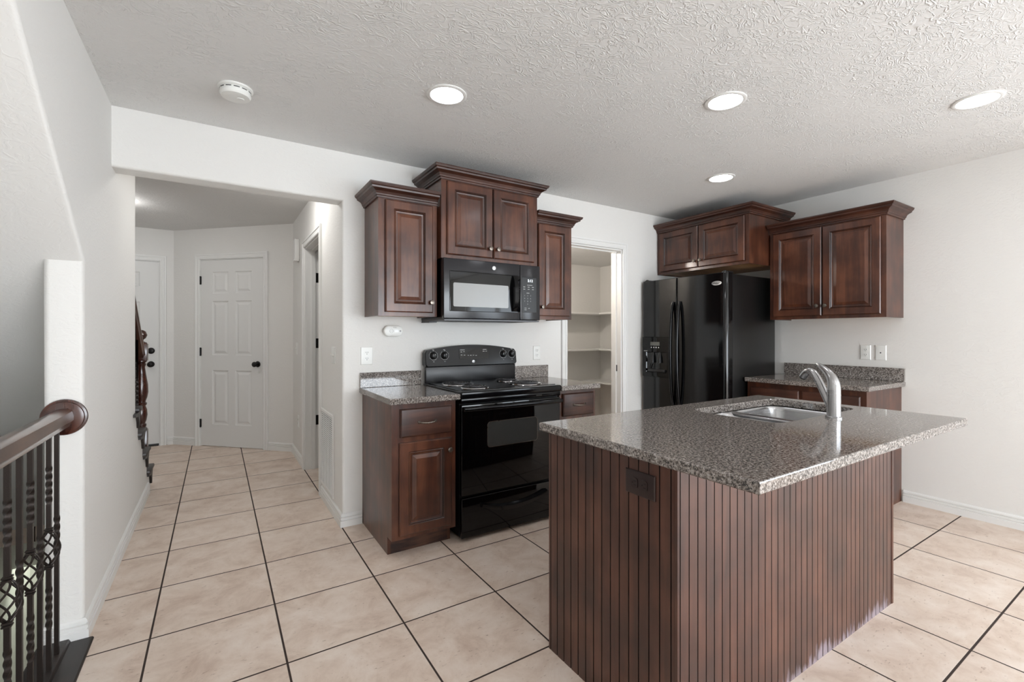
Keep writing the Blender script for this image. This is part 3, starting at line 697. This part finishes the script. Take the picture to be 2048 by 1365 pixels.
b2 = obj('bowl', bowl(2.185, 2.580, .968, 1.385, -.02), STEEL, sk, .9)
bm = NB(); box(bm, 2.150-2.2185, 2.20-2.2185, -.205, .205, .150, .1675, .006); obj('divider', bm, STEEL, sk, .5)
for b_, (x, y, z) in ((b1, (2.01, 1.18, .019)), (b2, (2.38, 1.18, -.021))):
    bm = NB(); lathe(bm, [(.043, 0), (.043, .002), (.036, .001), (.034, -.001)], (x-2.2185, y-1.1765, z), seg=28); obj('drain', bm, CHROME, b_)
fa = thing('kitchen_faucet', 'brushed stainless single handle faucet behind the island sink', 'faucet', (2.193, .918, CT+.002), R(-28))
bm = NB(); lathe(bm, [(.031, 0), (.031, .006), (.0265, .009), (.0255, .05), (.0250, .118)], seg=36); obj('body', bm, STEEL, fa)
bm = NB()
pts = []; rad = []
for i in range(19):
    t = i/18
    p0, p1, p2, p3 = Vector((0, .0, .025)), Vector((0, .070, .105)), Vector((0, .118, .245)), Vector((0, .182, .158))
    pts.append(p0*(1-t)**3+p1*3*t*(1-t)**2+p2*3*t*t*(1-t)+p3*t**3); rad.append((.0150+.0025*t))
tube(bm, pts, rad, 20); sp_ = obj('spout', bm, STEEL, fa)
bm = NB(); d_ = (pts[-1]-pts[-2]).normalized(); tube(bm, [pts[-1]-d_*.004, pts[-1]+d_*.006], [.0165, .0155], 20); obj('aerator', bm, BLKPL, sp_)
bm = NB(); pts = []; rad = []
for i in range(17):
    t = i/16
    p0, p1, p2, p3 = Vector((0, 0, .1195)), Vector((0, -.006, .165)), Vector((0, .03, .195)), Vector((0, .098, .222))
    pts.append(p0*(1-t)**3+p1*3*t*(1-t)**2+p2*3*t*t*(1-t)+p3*t**3)
    k = (1-t)**.6; rad.append((.004+.0212*k, .006+.019*k))
tube(bm, pts, rad, 24); obj('handle', bm, STEEL, fa)

# ------------------------------------------------------------------ outlets and plates
def plate_bm(w=.070, h=.115):
    bm = NB(); relief(bm, -w/2, w/2, -h/2, h/2, [(0, 0), (0, -.003), (.003, -.006), (.006, -.0065)]); relief(bm, -w/2, w/2, -h/2, h/2, [(0, 0)]); return bm
def outlet(label, loc, rz, m=PLATE, sm=SLOT, w=.070, h=.115, group=None, horizontal=False):
    c = thing('power_outlet', label, 'outlet', loc, rz, group)
    bm = plate_bm(w, h)
    M = Matrix.Rotation(R(90), 4, 'Y') if horizontal else Matrix.Identity(4)
    bmesh.ops.transform(bm, matrix=M, verts=bm.verts); obj('cover_plate', bm, m, c, .4)
    for s in (-1, 1):
        bm = NB(); r = [(x, -.0066, z+s*.0195) for x, z in rrect(-.0165, .0165, -.0140, .0140, .009, 5)]; r2 = [(x, -.0085, z) for x, _, z in r]
        loft(bm, [r, r2], True, False, True); bmesh.ops.transform(bm, matrix=M, verts=bm.verts); rc = obj('receptacle', bm, m, c, .4)
        bm = NB()
        for x in (-.006, .006): box(bm, x-.0011, x+.0011, -.0092, -.0086, s*.0195-.001, s*.0195+.008)
        lathe(bm, [(.0025, .0086), (.0025, .0092)], (0, 0, s*.0195-.007), RX, 10)
        bmesh.ops.transform(bm, matrix=M, verts=bm.verts); obj('slots', bm, sm, rc, 0)
    return c
outlet('white outlet on the wall above the counter left of the stove', (.845, WY, 1.107), 0, w=.078, h=.118)
outlet('white outlet on the wall right of the stove near the pantry doorway', (2.236, WY, 1.098), 0)
outlet('white outlet on the right wall above the short backsplash', (WX, 1.590, 1.108), -PI/2)
outlet('dark brown outlet set sideways in the island beadboard', (IX0-.0, 1.0045, .783), -PI/2, simple('brown_plastic', (38, 24, 22), .3), simple('brown_slot', (12, 7, 6), .6), .076, .119, horizontal=True)
c = thing('blank_jack_plate', 'white cable plate with a small centre hole right of the wall outlet', 'wall plate', (WX, 1.490, 1.108), -PI/2)
obj('cover_plate', plate_bm(), PLATE, c, .4); bm = NB(); lathe(bm, [(.005, .0066), (.004, .009), (.0, .009)], (0, 0, 0), RX, 12); obj('jack', bm, SLOT, c)
def switch(label, loc, n=1):
    c = thing('light_switch', label, 'light switch', loc, -PI/2)
    obj('cover_plate', plate_bm(.070+.046*(n-1), .115), PLATE, c, .4)
    for k in range(n):
        x = (k-(n-1)/2)*.046
        bm = NB(); box(bm, x-.005, x+.005, -.008, -.006, -.012, .012); box(bm, x-.004, x+.004, -.018, -.007, 0, .010, .001, 1); obj('toggle', bm, PLATE, c, .4)
switch('white double switch plate on the hall wall above the air grille', (HX, 3.385, 1.105), 2)
switch('white single switch plate beyond the side doorway, next to the angled wall', (HX, 5.13, 1.107), 1)
c = outlet('white outlet low on the hall wall beyond the side doorway', (HX, 5.02, .385), -PI/2)
# return air grille
g = thing('air_return_grille', 'tall white louvred air grille low on the hall wall', 'vent', (HX, 3.845, .105), -PI/2)
GW, GH = .465, .580
bm = NB(); sweep(bm, [(0, 0), (GW, 0), (GW, GH), (0, GH)], [(0, -.001), (0, -.007), (-.004, -.010), (-.022, -.010), (-.026, -.006), (-.026, -.001)], lambda a, b, cc: (a, cc, b), -1, closed=True); obj('frame', bm, TRIM, g, .4)
bm = NB(); box(bm, .02, GW-.02, -.0012, -.0004, .02, GH-.02); obj('backing', bm, SLOT, g, 0)
for k in range(36):
    z = .034+k*(GH-.068)/35
    bm = NB(); prism(bm, [(-.0075, z-.0035), (-.0066, z-.0044), (-.0016, z+.0022), (-.0025, z+.0030)], .026, GW-.026, YZ); obj('louvre', bm, TRIM, g, 0)
bm = NB()
for x in (.026+(GW-.052)*t for t in (.25, .5, .75)): box(bm, x-.003, x+.003, -.0088, -.0070, .026, GH-.026)
obj('mullion', bm, TRIM, g, 0)
# door chime
c = thing('door_chime', 'small white door chime box high on the hall wall', 'door chime', (HX, 5.02, 1.985), -PI/2)
bm = NB(); box(bm, -.055, .055, -.045, 0, .0, .205, .008); obj('cover', bm, TRIM, c, .5)
bm = NB(); box(bm, -.050, .050, -.052, -.002, -.014, .004, .006); obj('chime_bar', bm, TRIM, c, .5)
# carbon monoxide alarm
c = thing('carbon_monoxide_alarm', 'oval white gas alarm with small display on the wall above the left counter', 'alarm', (1.018, WY, 1.273), 0)
bm = NB(); ov = lambda i, y: [(x, y, z) for x, z in rrect(-.066+i, .066-i, -.037+i, .037-i, .0369-i, 10)]
loft(bm, [ov(.006, 0), ov(.004, -.006), ov(0, -.010), ov(0, -.030), ov(.004, -.035), ov(.012, -.037)], True, True, True); obj('housing', bm, PLATE, c, .6)
bm = NB(); box(bm, .006, .032, -.0385, -.036, -.008, .009); obj('display', bm, simple('alarm_display', (250, 250, 250), .3), c, 0)
bm = NB(); ring = [(.013, .0371), (.013, .0385), (.0115, .0385), (.0115, .0371)]; lathe(bm, ring, (-.016, 0, 0), RX, 24, False); box(bm, -.024, -.008, -.0382, -.0368, -.001, .001); obj('test_button', bm, GREYPL, c, .5)
bm = NB(); lathe(bm, [(.006, .0368), (.006, .0382)], (.046, 0, 0), RX, 16); obj('indicator', bm, GREYPL, c, .5)
text('lettering', 'Kidde', .010, GREYPL, c, (.008, -.0375, .024), ext=.0003)
# smoke detector
c = thing('smoke_detector', 'round white smoke detector on the ceiling near the hall opening', 'smoke detector', (.078, 2.595, CH))
bm = NB(); lathe(bm, [(.074, 0), (.075, -.006), (.070, -.010), (.066, -.011)], seg=48); obj('mounting_ring', bm, PLATE, c, .5)
bm = NB(); lathe(bm, [(.062, -.011), (.066, -.014), (.066, -.034), (.060, -.043), (.030, -.047), (.0, -.047)], seg=48, caps=False); obj('housing', bm, PLATE, c, .5)
for k in range(12):
    a = 2*PI*k/12
    bm = NB()
    for d in range(5):
        aa = a+(d-2)*.075; bb = aa+.075
        p = [(.0668*math.cos(x), .0668*math.sin(x)) for x in (aa, bb)]
        vs = [bm.verts.new((p[0][0], p[0][1], -.016)), bm.verts.new((p[1][0], p[1][1], -.016)), bm.verts.new((p[1][0], p[1][1], -.020)), bm.verts.new((p[0][0], p[0][1], -.020))]
        bm.faces.new(vs)
    obj('vent_slot', bm, SLOT, c, 0)
bm = NB(); lathe(bm, [(.016, -.046), (.016, -.050), (.0, -.051)], (.02, .0, 0), seg=24, caps=False); obj('test_button', bm, PLATE, c, .5)
# recessed downlights
dl = thing('recessed_downlight', 'lit recessed ceiling light nearest the smoke detector', 'ceiling light', (.959, 2.104, CH), 0, 'lit recessed lights in the kitchen ceiling')
bm = NB(); lathe(bm, [(.098, 0), (.098, -.004), (.092, -.007), (.080, -.006), (.078, -.002)], seg=56, caps=False); obj('trim_ring', bm, TRIM, dl, .6)
bm = NB(); lathe(bm, [(.079, -.0025), (.06, -.0035), (.0, -.004)], seg=56, caps=False); obj('lens', bm, LENS, dl, .9)
dup(dl, (2.177, 1.401, CH), 0, 'lit recessed ceiling light above the left part of the island')
dup(dl, (3.240, .711, CH), 0, 'lit recessed ceiling light nearest the right edge of the view')
dup(dl, (3.215, 2.105, CH), 0, 'lit recessed ceiling light in front of the refrigerator cabinet')
for x, y in ((.15, .50), (.25, -.75), (1.5, -.75), (.25, -2.3), (1.5, -2.3)):  # unseen downlights added to even out the light across the floor
    dup(dl, (x, y, CH), 0, 'added recessed ceiling light behind the viewpoint, unseen, filling in light on the floor')
c = thing('hall_ceiling_light', 'round ceiling light in the entrance hall hidden behind the left wall', 'ceiling light', (-.80, 5.25, CH))
bm = NB(); lathe(bm, [(.15, 0), (.15, -.02), (.13, -.03)], seg=40); obj('base', bm, TRIM, c, .5)
bm = NB(); lathe(bm, [(.13, -.03), (.12, -.07), (.07, -.10), (0, -.11)], seg=40, caps=False); obj('shade', bm, simple('lit_shade', (255, 250, 240), .5, emit=(252, 251, 250), es=37.0), c, .9)
c2 = dup(c, (.32, 3.85, CH), 0, 'added round ceiling light hidden behind the beam of the hall opening to brighten the hall')  # second fixture is added out of sight, lights hall floor and doors
# pantry
for z, i in ((1.52, 0), (1.07, 1), (.655, 2)):
    bm = NB(); prism(bm, [(2.302, 4.598), (WX-.001, 4.598), (WX-.001, 3.27), (4.02, 3.27), (4.02, 4.29), (2.302, 4.29)], z-.019, z, XY)
    s = obj('pantry_shelf', bm, TRIM, None, 0)
    tag(s, ('highest', 'middle', 'lowest')[i]+' white L-shaped shelf seen through the pantry doorway', 'shelf', 'white pantry shelves')
c = thing('added_pantry_light', 'added unseen lamp on the pantry ceiling that brightens the pantry', 'ceiling light', (2.72, 3.50, 2.15))  # lamp added out of sight to lift the pantry walls
bm = NB(); lathe(bm, [(.05, 0), (.05, -.02), (.03, -.025)], seg=24); obj('base', bm, TRIM, c, .5)
bm = NB(); lathe(bm, [(.02, -.025), (.035, -.05), (.032, -.08), (0, -.10)], seg=24, caps=False); obj('bulb', bm, simple('lit_bulb', (255, 244, 225), .5, emit=(255, 246, 236), es=520.0), c, .9)

# ------------------------------------------------------------------ stove
RX0, RX1, RYF = 1.229, 1.987, 2.498
rg = thing('electric_range', 'black coil burner electric range between the two base cabinets', 'stove', ((RX0+RX1)/2, WY-.01, 0))
W2 = (RX1-RX0)/2; oy = WY-.01; yf = RYF-oy      # local: x -W2..W2, y yf(front)..0
bm = NB(); box(bm, -W2+.004, W2-.004, yf+.03, -.03, .030, .865); obj('body', bm, BLKPL, rg, 0)
for x in (-W2+.05, W2-.05):
    for y in (yf+.08, -.08):
        bm = NB(); lathe(bm, [(.018, 0), (.018, .01), (.010, .012), (.010, .05)], (x, y, 0), seg=14); obj('foot', bm, BLKPL, rg)
bm = NB(); box(bm, -W2, W2, yf-.012, -.02, .864, .906, .010, 3); box(bm, -W2+.02, W2-.02, yf+.03, -.07, .905, .909, .002, 1); obj('cooktop', bm, BLACK, rg, .5)
bm = NB(); box(bm, -W2+.004, W2-.004, yf-.004, yf+.04, .832, .8635, .003)
for k in range(5):
    x0 = -.30+.13*k; box(bm, x0, x0+.08, yf-.0055, yf-.002, .843, .851)
obj('vent_trim', bm, BLACK, rg, .5)
# oven door
bm = NB(); box(bm, -W2+.006, W2-.006, yf-.002, yf+.028, .277, .826, .006, 3); od = obj('oven_door', bm, BLACKG, rg, .5)
wx0, wx1, wz0, wz1 = -.195, .180, .553, .705
bm = NB(); f = []
n = 16
top = [(wx0+(wx1-wx0)*i/n, wz1+.010*math.sin(PI*i/n)) for i in range(n+1)]
outline = [(x, z) for x, z in rrect(wx0, wx1, wz0, wz1, .018, 6)]
oven_in = simple('oven_window_glass', (56, 57, 56), .07, spec=.6)
loft(bm, [[(x, yf-.0025, z+(.012*(1-((x+.0075)/.19)**2) if z > .62 else 0)) for x, z in outline], [(x*.99, yf-.0036, z+(.012*(1-((x+.0075)/.19)**2) if z > .62 else 0)) for x, z in outline]], True, False, True)
obj('window', bm, oven_in, od, 0)
bm = NB(); 
sweep(bm, [(x, z+(.012*(1-((x+.0075)/.19)**2) if z > .62 else 0)) for x, z in outline], [(-.001, 0), (.003, 0), (.003, .0015), (-.001, .0015)], lambda a, b, cc: (a, yf-.0024-cc, b), -1, closed=True); obj('window_border', bm, PEWTER, od, .5)
bm = NB(); pts = [(-W2+.012+(2*W2-.024)*i/14, yf-.030-.018*math.sin(PI*i/14)**.5, .803) for i in range(15)]
tube(bm, pts, [(.015, .011)]*15, 14); box(bm, -W2+.008, -W2+.04, yf-.034, yf-.001, .790, .816, .005); box(bm, W2-.04, W2-.008, yf-.034, yf-.001, .790, .816, .005); obj('handle', bm, BLACK, od, .8)
# storage drawer with bowed handle
bm = NB(); box(bm, -W2+.006, W2-.006, yf-.004, yf+.028, .024, .262, .006, 3); dr = obj('drawer', bm, BLACKG, rg, .5)
bm = NB(); N = 24; up = []; dn = []
for i in range(N+1):
    t = i/N*2-1; x = t*.245; up.append((x, .205-.030*(1-t*t)+.012*t*t)); dn.append((x, .178-.034*(1-t*t)+.020*t*t))
loft(bm, [[(x, yf-.004, z+.006) for x, z in up]+[(x, yf-.004, z-.006) for x, z in dn[::-1]], [(x, yf-.034, z) for x, z in up]+[(x, yf-.022, z) for x, z in dn[::-1]]], True, False, True); obj('handle', bm, BLACK, dr, .5)
# back guard
bm = NB(); box(bm, -W2+.006, W2-.006, -.062, -.03, .900, 1.020, .006); obj('backguard', bm, SATIN, rg, .5)
bm = NB(); N = 20
arc = lambda x: 1.135+.038*(1-(x/W2)**2)
front = [(-W2+.012, 1.022), (W2-.012, 1.022), (W2-.001, 1.034), (W2-.001, arc(W2)-.018)]
topp = [(x, arc(x)) for x in [W2-.014-(2*W2-.028)*i/N for i in range(N+1)]]
ol = front+topp+[(-W2+.001, arc(W2)-.018), (-W2+.001, 1.034)]
def cpy(z, base): return base+.022*(z-1.022)/.15
loft(bm, [[(x, -.010, z) for x, z in ol], [(x, cpy(z, -.070), z) for x, z in ol], [(x*.99, cpy(z, -.078), 1.09+(z-1.09)*.95) for x, z in ol]], True, True, True)
cpn = obj('control_panel', bm, BLACK, rg, .4)
def cy_(z): return cpy(z, -.0785)
bm = NB(); gl = [(x, z) for x, z in rrect(-.118, .128, 1.070, 1.148, .012, 5)]
loft(bm, [[(x, cy_(z)-.000, z) for x, z in gl], [(x, cy_(z)-.002, z) for x, z in gl]], True, False, True); dsp = obj('clock_panel', bm, BLACKG, cpn, 0)
bm = NB()
for (x0, x1, z) in ((-.108, -.072, 1.137), (.080, .112, 1.137), (-.106, -.094, 1.122), (-.082, -.074, 1.124), (-.106, -.094, 1.100), (-.082, -.070, 1.098), (-.050, -.040, 1.096), (-.030, -.018, 1.096), (-.008, .004, 1.096), (.014, .026, 1.094), (.078, .094, 1.124), (.102, .114, 1.124)):
    box(bm, x0, x1, cy_(z)-.0028, cy_(z)-.0018, z-.0022, z+.0018)
obj('key_markings', bm, GREYPL, dsp, 0)
bm = NB(); lathe(bm, [(.0115, 0), (.0115, .003), (.009, .004)], (-.004, cy_(1.050)+.001, 1.050), RX, 24); lg = obj('maker_badge', bm, SILVER, cpn)
bm = NB(); tube(bm, [(-.010+.006*math.cos(a)*k/8*.9+.006, cy_(1.05)-.0034, 1.05+.006*math.sin(a)*k/8) for k, a in ((i, i*.75) for i in range(2, 9))], .0007, 5); obj('monogram', bm, BLKPL, lg)
for kx in (-.318, -.233, .258, .335):
    z = 1.100; M = RX
    bm = NB(); lathe(bm, [(.026, -.002), (.026, .004), (.024, .010), (.019, .014), (.018, .026), (.015, .028)], (kx, cy_(z)+.002, z), M, 28); box(bm, kx-.004, kx+.004, cy_(z)-.032, cy_(z)-.01, z-.017, z+.017, .002); kb = obj('control_knob', bm, BLKPL, cpn, .6)
    bm = NB(); 
    for k in range(28):
        a = R(-60+300*k/27+0); a = R(125+290*k/27)
        r0 = .0305
        p = [(kx+r*math.cos(a+da), z+r*math.sin(a+da)) for r, da in ((r0, 0), (r0, R(11.0)), (r0+.0015, R(11.0)), (r0+.0015, 0))]
        bm.faces.new([bm.verts.new((x, cy_(zz)-.0006, zz)) for x, zz in p])
        if k % 4 == 0:
            p = [(kx+r*math.cos(a+da), z+r*math.sin(a+da)) for r, da in ((r0, 0), (r0, R(3)), (r0+.0045, R(3)), (r0+.0045, 0))]
            bm.faces.new([bm.verts.new((x, cy_(zz)-.0006, zz)) for x, zz in p])
    box(bm, kx-.008, kx+.006, cy_(z+.043)-.0012, cy_(z+.043)-.0002, z+.039, z+.0425); box(bm, kx-.003, kx+.008, cy_(z+.036)-.0012, cy_(z+.036)-.0002, z+.033, z+.036)
    box(bm, kx-.005, kx+.005, cy_(z-.042)-.0012, cy_(z-.042)-.0002, z-.045, z-.042)
    box(bm, kx-.0012, kx+.0012, cy_(z)-.0335, cy_(z)-.0320, z+.004, z+.013)
    obj('dial_marks', bm, GREYPL, kb, 0)
# burners
for bx_, by_, br in ((-.205, 2.895-oy, .098), (-.205, 2.650-oy, .078), (.205, 2.915-oy, .078), (.205, 2.670-oy, .098)):
    bm = NB(); lathe(bm, [(br+.016, .909), (br+.014, .913), (br+.006, .913), (br-.002, .909), (br-.03, .906), (.0, .906)], (bx_, by_, 0), seg=44, caps=False); dp = obj('drip_pan', bm, CHROME, rg, .7)
    bm = NB(); pts = []; turns = 4.6 if br > .09 else 3.6; N = int(turns*34)
    for i in range(N+1):
        a = 2*PI*turns*i/N; r = .020+(br-.020)*i/N; pts.append((bx_+r*math.cos(a), by_+r*math.sin(a), .918))
    tube(bm, pts, .0036, 7)
    for k in range(3):
        a = 2*PI*k/3+.5; tube(bm, [(bx_+.012*math.cos(a), by_+.012*math.sin(a), .912), (bx_+(br)*math.cos(a), by_+(br)*math.sin(a), .912)], .0025, 6)
    obj('coil', bm, COIL, dp, .9)
# ------------------------------------------------------------------ microwave
MX0, MX1, MYF, MZ0, MZ1 = 1.226, 1.986, 2.735, 1.346, 1.747
mw = thing('microwave_oven', 'black over the range microwave mounted below the tallest cabinet', 'microwave', (MX0, MYF, MZ0))
MW, MH, MD = MX1-MX0, MZ1-MZ0, WY-.001-MYF
bm = NB(); box(bm, .004, MW-.004, .032, MD, .002, MH-.001); obj('body', bm, BLACK, mw, 0)
bm = NB(); box(bm, 0, .586, 0, .0315, .006, MH-.002, .006, 3); mdoor = obj('door', bm, CHARC, mw, .5)
tag(mdoor, 'charcoal door with pale mesh window')
bm = NB(); relief(bm, .040, .570, .055, .318, [(0, -.0002), (.003, -.002), (.006, -.0022)]); obj('window_surround', bm, BLACKG, mdoor, 0)
bm = NB(); ow = [(x, z) for x, z in rrect(.066, .487, .086, .241, .010, 5)]
loft(bm, [[(x, -.0023, z) for x, z in ow], [(x, -.0032, z) for x, z in ow]], True, False, True); obj('window', bm, MWGLASS, mdoor, 0)
bm = NB()
prof = []
for i in range(15):
    t = i/14; z = .063+t*.250; prof.append((z, -.012-.028*math.sin(PI*t)**.6))
rings = [[(.512, y*.15, z), (.520, y, z), (.548, y*1.08, z), (.580, y*.35, z), (.580, -.001, z), (.512, -.001, z)] for z, y in prof]
loft(bm, rings, True, True, True); obj('handle', bm, BLACK, mdoor, .6)
bm = NB(); box(bm, .588, MW, 0, .0315, .006, MH-.002, .006, 3); mp_ = obj('control_panel', bm, CHARC, mw, .5)
bm = NB(); relief(bm, .600, .728, .060, .312, [(0, -.0002), (.002, -.0015)]); obj('keypad', bm, BLKPL, mp_, 0)
text('clock_digits', '5:12', .026, WHITEGLOW, mp_, (.672, -.0018, .287), ext=.0003)
bm = NB()
for j, z in enumerate((.256,)): box(bm, .645, .690, -.0022, -.0012, z-.0016, z+.0016)
for z in (.242, .226):
    for x in (.620, .658, .695): box(bm, x-.008, x+.008, -.0022, -.0012, z-.002, z+.002)
box(bm, .640, .664, -.0022, -.0012, .197, .201)
for z in (.090, .078): box(bm, .622, .640, -.0022, -.0012, z, z+.003)
box(bm, .655, .668, -.0022, -.0012, .088, .092)
obj('key_markings', bm, GREYPL, mp_, 0)
for r_, row in enumerate(('123', '456', '789', ' 0 ')):
    for c_, ch in enumerate(row):
        if ch != ' ': text('digit', ch, .0125, GREYPL, mp_, (.624+c_*.026, -.0014, .180-r_*.020), ext=.0002)
bm = NB(); lathe(bm, [(.0135, 0), (.0135, .0025), (.011, .003)], (.372, 0, .357), RX, 28); mb = obj('maker_badge', bm, SILVER, mdoor)
bm = NB(); lathe(bm, [(.0095, .003), (.0105, .0034), (.0105, .003)], (.372, 0, .357), RX, 24, False)
bm = NB(); box(bm, .006, MW-.006, .005, MD-.002, -.006, .0035)
obj('base_plate', bm, simple('microwave_underside', (88, 88, 90), .45, metal=.3), mw, 0)
for x in (.08, .52):
    bm = NB()
    for k in range(10): box(bm, x+.016*k, x+.016*k+.009, .06, .20, -.0068, -.0055)
    obj('grease_filter', bm, SLOT, mw, 0)
bm = NB(); box(bm, .20, .50, .01, .05, -.0105, -.006, .002); obj('lamp_cover', bm, BLKPL, mw, 0)
bm = NB(); box(bm, .004, .06, .25, MD-.002, -.014, -.0062); obj('mounting_lip', bm, BLKPL, mw, 0)
# ------------------------------------------------------------------ refrigerator
FYL, FYR, FXF = 3.112, 2.225, 3.475
rf = thing('refrigerator', 'tall black side by side refrigerator with water dispenser', 'refrigerator', (FXF, FYL, 0), -PI/2)   # local x: toward camera right (0..W), y: into the wall
FW = FYL-FYR; FH = 1.757; FD = 4.20-FXF
bm = NB(); box(bm, .006, FW, .085, FD, .02, FH-.012, .004); obj('cabinet', bm, FRSIDE, rf, .5)
bm = NB(); box(bm, .01, FW-.01, .03, .12, .0, .085); obj('base_grille', bm, BLKPL, rf, 0)
def fdoor(x0, x1):
    bm = NB(); r = .035; prof = []
    bow = lambda x: -.008*math.sin(PI*min(1, max(0, x/FW)))
    prof.append((x0, .078))
    rl, rr_ = (r, .006) if x0 < .1 else (.006, r)
    for k in range(7): a = R(180+90*k/6); x = x0+rl+rl*math.cos(a); prof.append((x, rl+rl*math.sin(a)+bow(x)))
    for k in range(1, 10): x = x0+rl+(x1-x0-rl-rr_)*k/10; prof.append((x, bow(x)))
    for k in range(7): a = R(270+90*k/6); x = x1-rr_+rr_*math.cos(a); prof.append((x, rr_+rr_*math.sin(a)+bow(x)))
    prof.append((x1, .078))
    rings = []
    for z, s in ((.10, .003), (.104, 0), (FH-.004, 0), (FH, .003)):
        rings.append([(x, y+s, z) for x, y in prof])
    loft(bm, rings, True, True, True); return bm
XS = .408
fd1 = obj('freezer_door', fdoor(0, XS), FRBLACK, rf, .6); fd2 = obj('door', fdoor(XS+.008, FW), FRBLACK, rf, .6)
def fhandle(x, par, s):
    bm = NB(); pts = []; rad = []
    for i in range(21):
        t = i/20; z = .62+.92*t; pts.append((x, -.012-.042*math.sin(PI*t)**.55, z)); rad.append((.013, .016))
    tube(bm, pts, rad, 12); obj('handle', bm, BLACK, par, .9)
fhandle(XS-.030, fd1, -1); fhandle(XS+.040, fd2, 1)
# dispenser
bm = NB(); dx0, dx1, dz0, dz1 = .020, .335, .850, 1.228
relief(bm, dx0, dx1, dz0, dz1, [(0, -.002), (.003, -.012), (.012, -.013)], cap=False)
xs = [dx0+.012, dx0+.045, dx1-.030, dx1-.012]; zs = [dz0+.012, dz0+.045, 1.085, dz1-.012]
for i in range(3):
    for j in range(3):
        if (i, j) == (1, 1): relief(bm, xs[1], xs[2], zs[1], zs[2], [(0, -.013), (.004, -.006), (.010, .001)])
        else: relief(bm, xs[i], xs[i+1], zs[j], zs[j+1], [(0, -.013)])
dsp = obj('dispenser', bm, BLACKG, fd1, .3)
bm = NB(); box(bm, .118, .225, -.0150, -.0125, 1.145, 1.180); obj('dispenser_display', bm, LCD, fd1, 0)
bm = NB()
for k in range(4): lathe(bm, [(.0055, .0125), (.0055, .0150)], (.130+k*.028, 0, 1.128), RX, 12)
obj('dispenser_buttons', bm, simple('white_buttons', (240, 240, 240), .3), fd1, .5)
bm = NB(); box(bm, .040, .082, -.0145, -.0125, 1.090, 1.097); obj('dispenser_mark', bm, GREYPL, fd1, 0)
for x in (.145, .225):
    bm = NB(); tube(bm, [(x, -.004, 1.08), (x, -.012, 1.04), (x, -.016, .985)], [.012, .018, .020], 12); obj('dispenser_lever', bm, BLKPL, fd1, .8)
bm = NB(); tube(bm, [(.11, -.012, .93), (.118, -.016, .955), (.13, -.017, .975)], .004, 8); box(bm, .10, .29, -.028, -.004, .900, .925, .006); obj('drip_tray', bm, BLKPL, fd1, .5)
# badge
bm = NB(); bxc, bzc = .800, 1.672
by0 = -.008*math.sin(PI*.9)-.0005
loft(bm, [[(bxc+.045*s*math.cos(2*PI*k/40), by0-d, bzc+.0185*s*math.sin(2*PI*k/40)) for k in range(40)] for s, d in ((1, 0), (1, .002), (.94, .004), (.90, .0035))], True, False, True); bdg = obj('badge', bm, SILVER, fd2, .5)
text('lettering', 'Whirlpool', .017, CHARC, bdg, (bxc, by0-.0038, bzc), ext=.0003)
for x in (.03, FW-.045):
    bm = NB(); box(bm, x-.02, x+.03, .030, .12, FH-.011, FH+.013, .005); lathe(bm, [(.012, FH-.001), (.012, FH+.018), (.008, FH+.02)], (x, .045, 0), seg=16); obj('hinge_cover', bm, BLKPL, rf, .5)
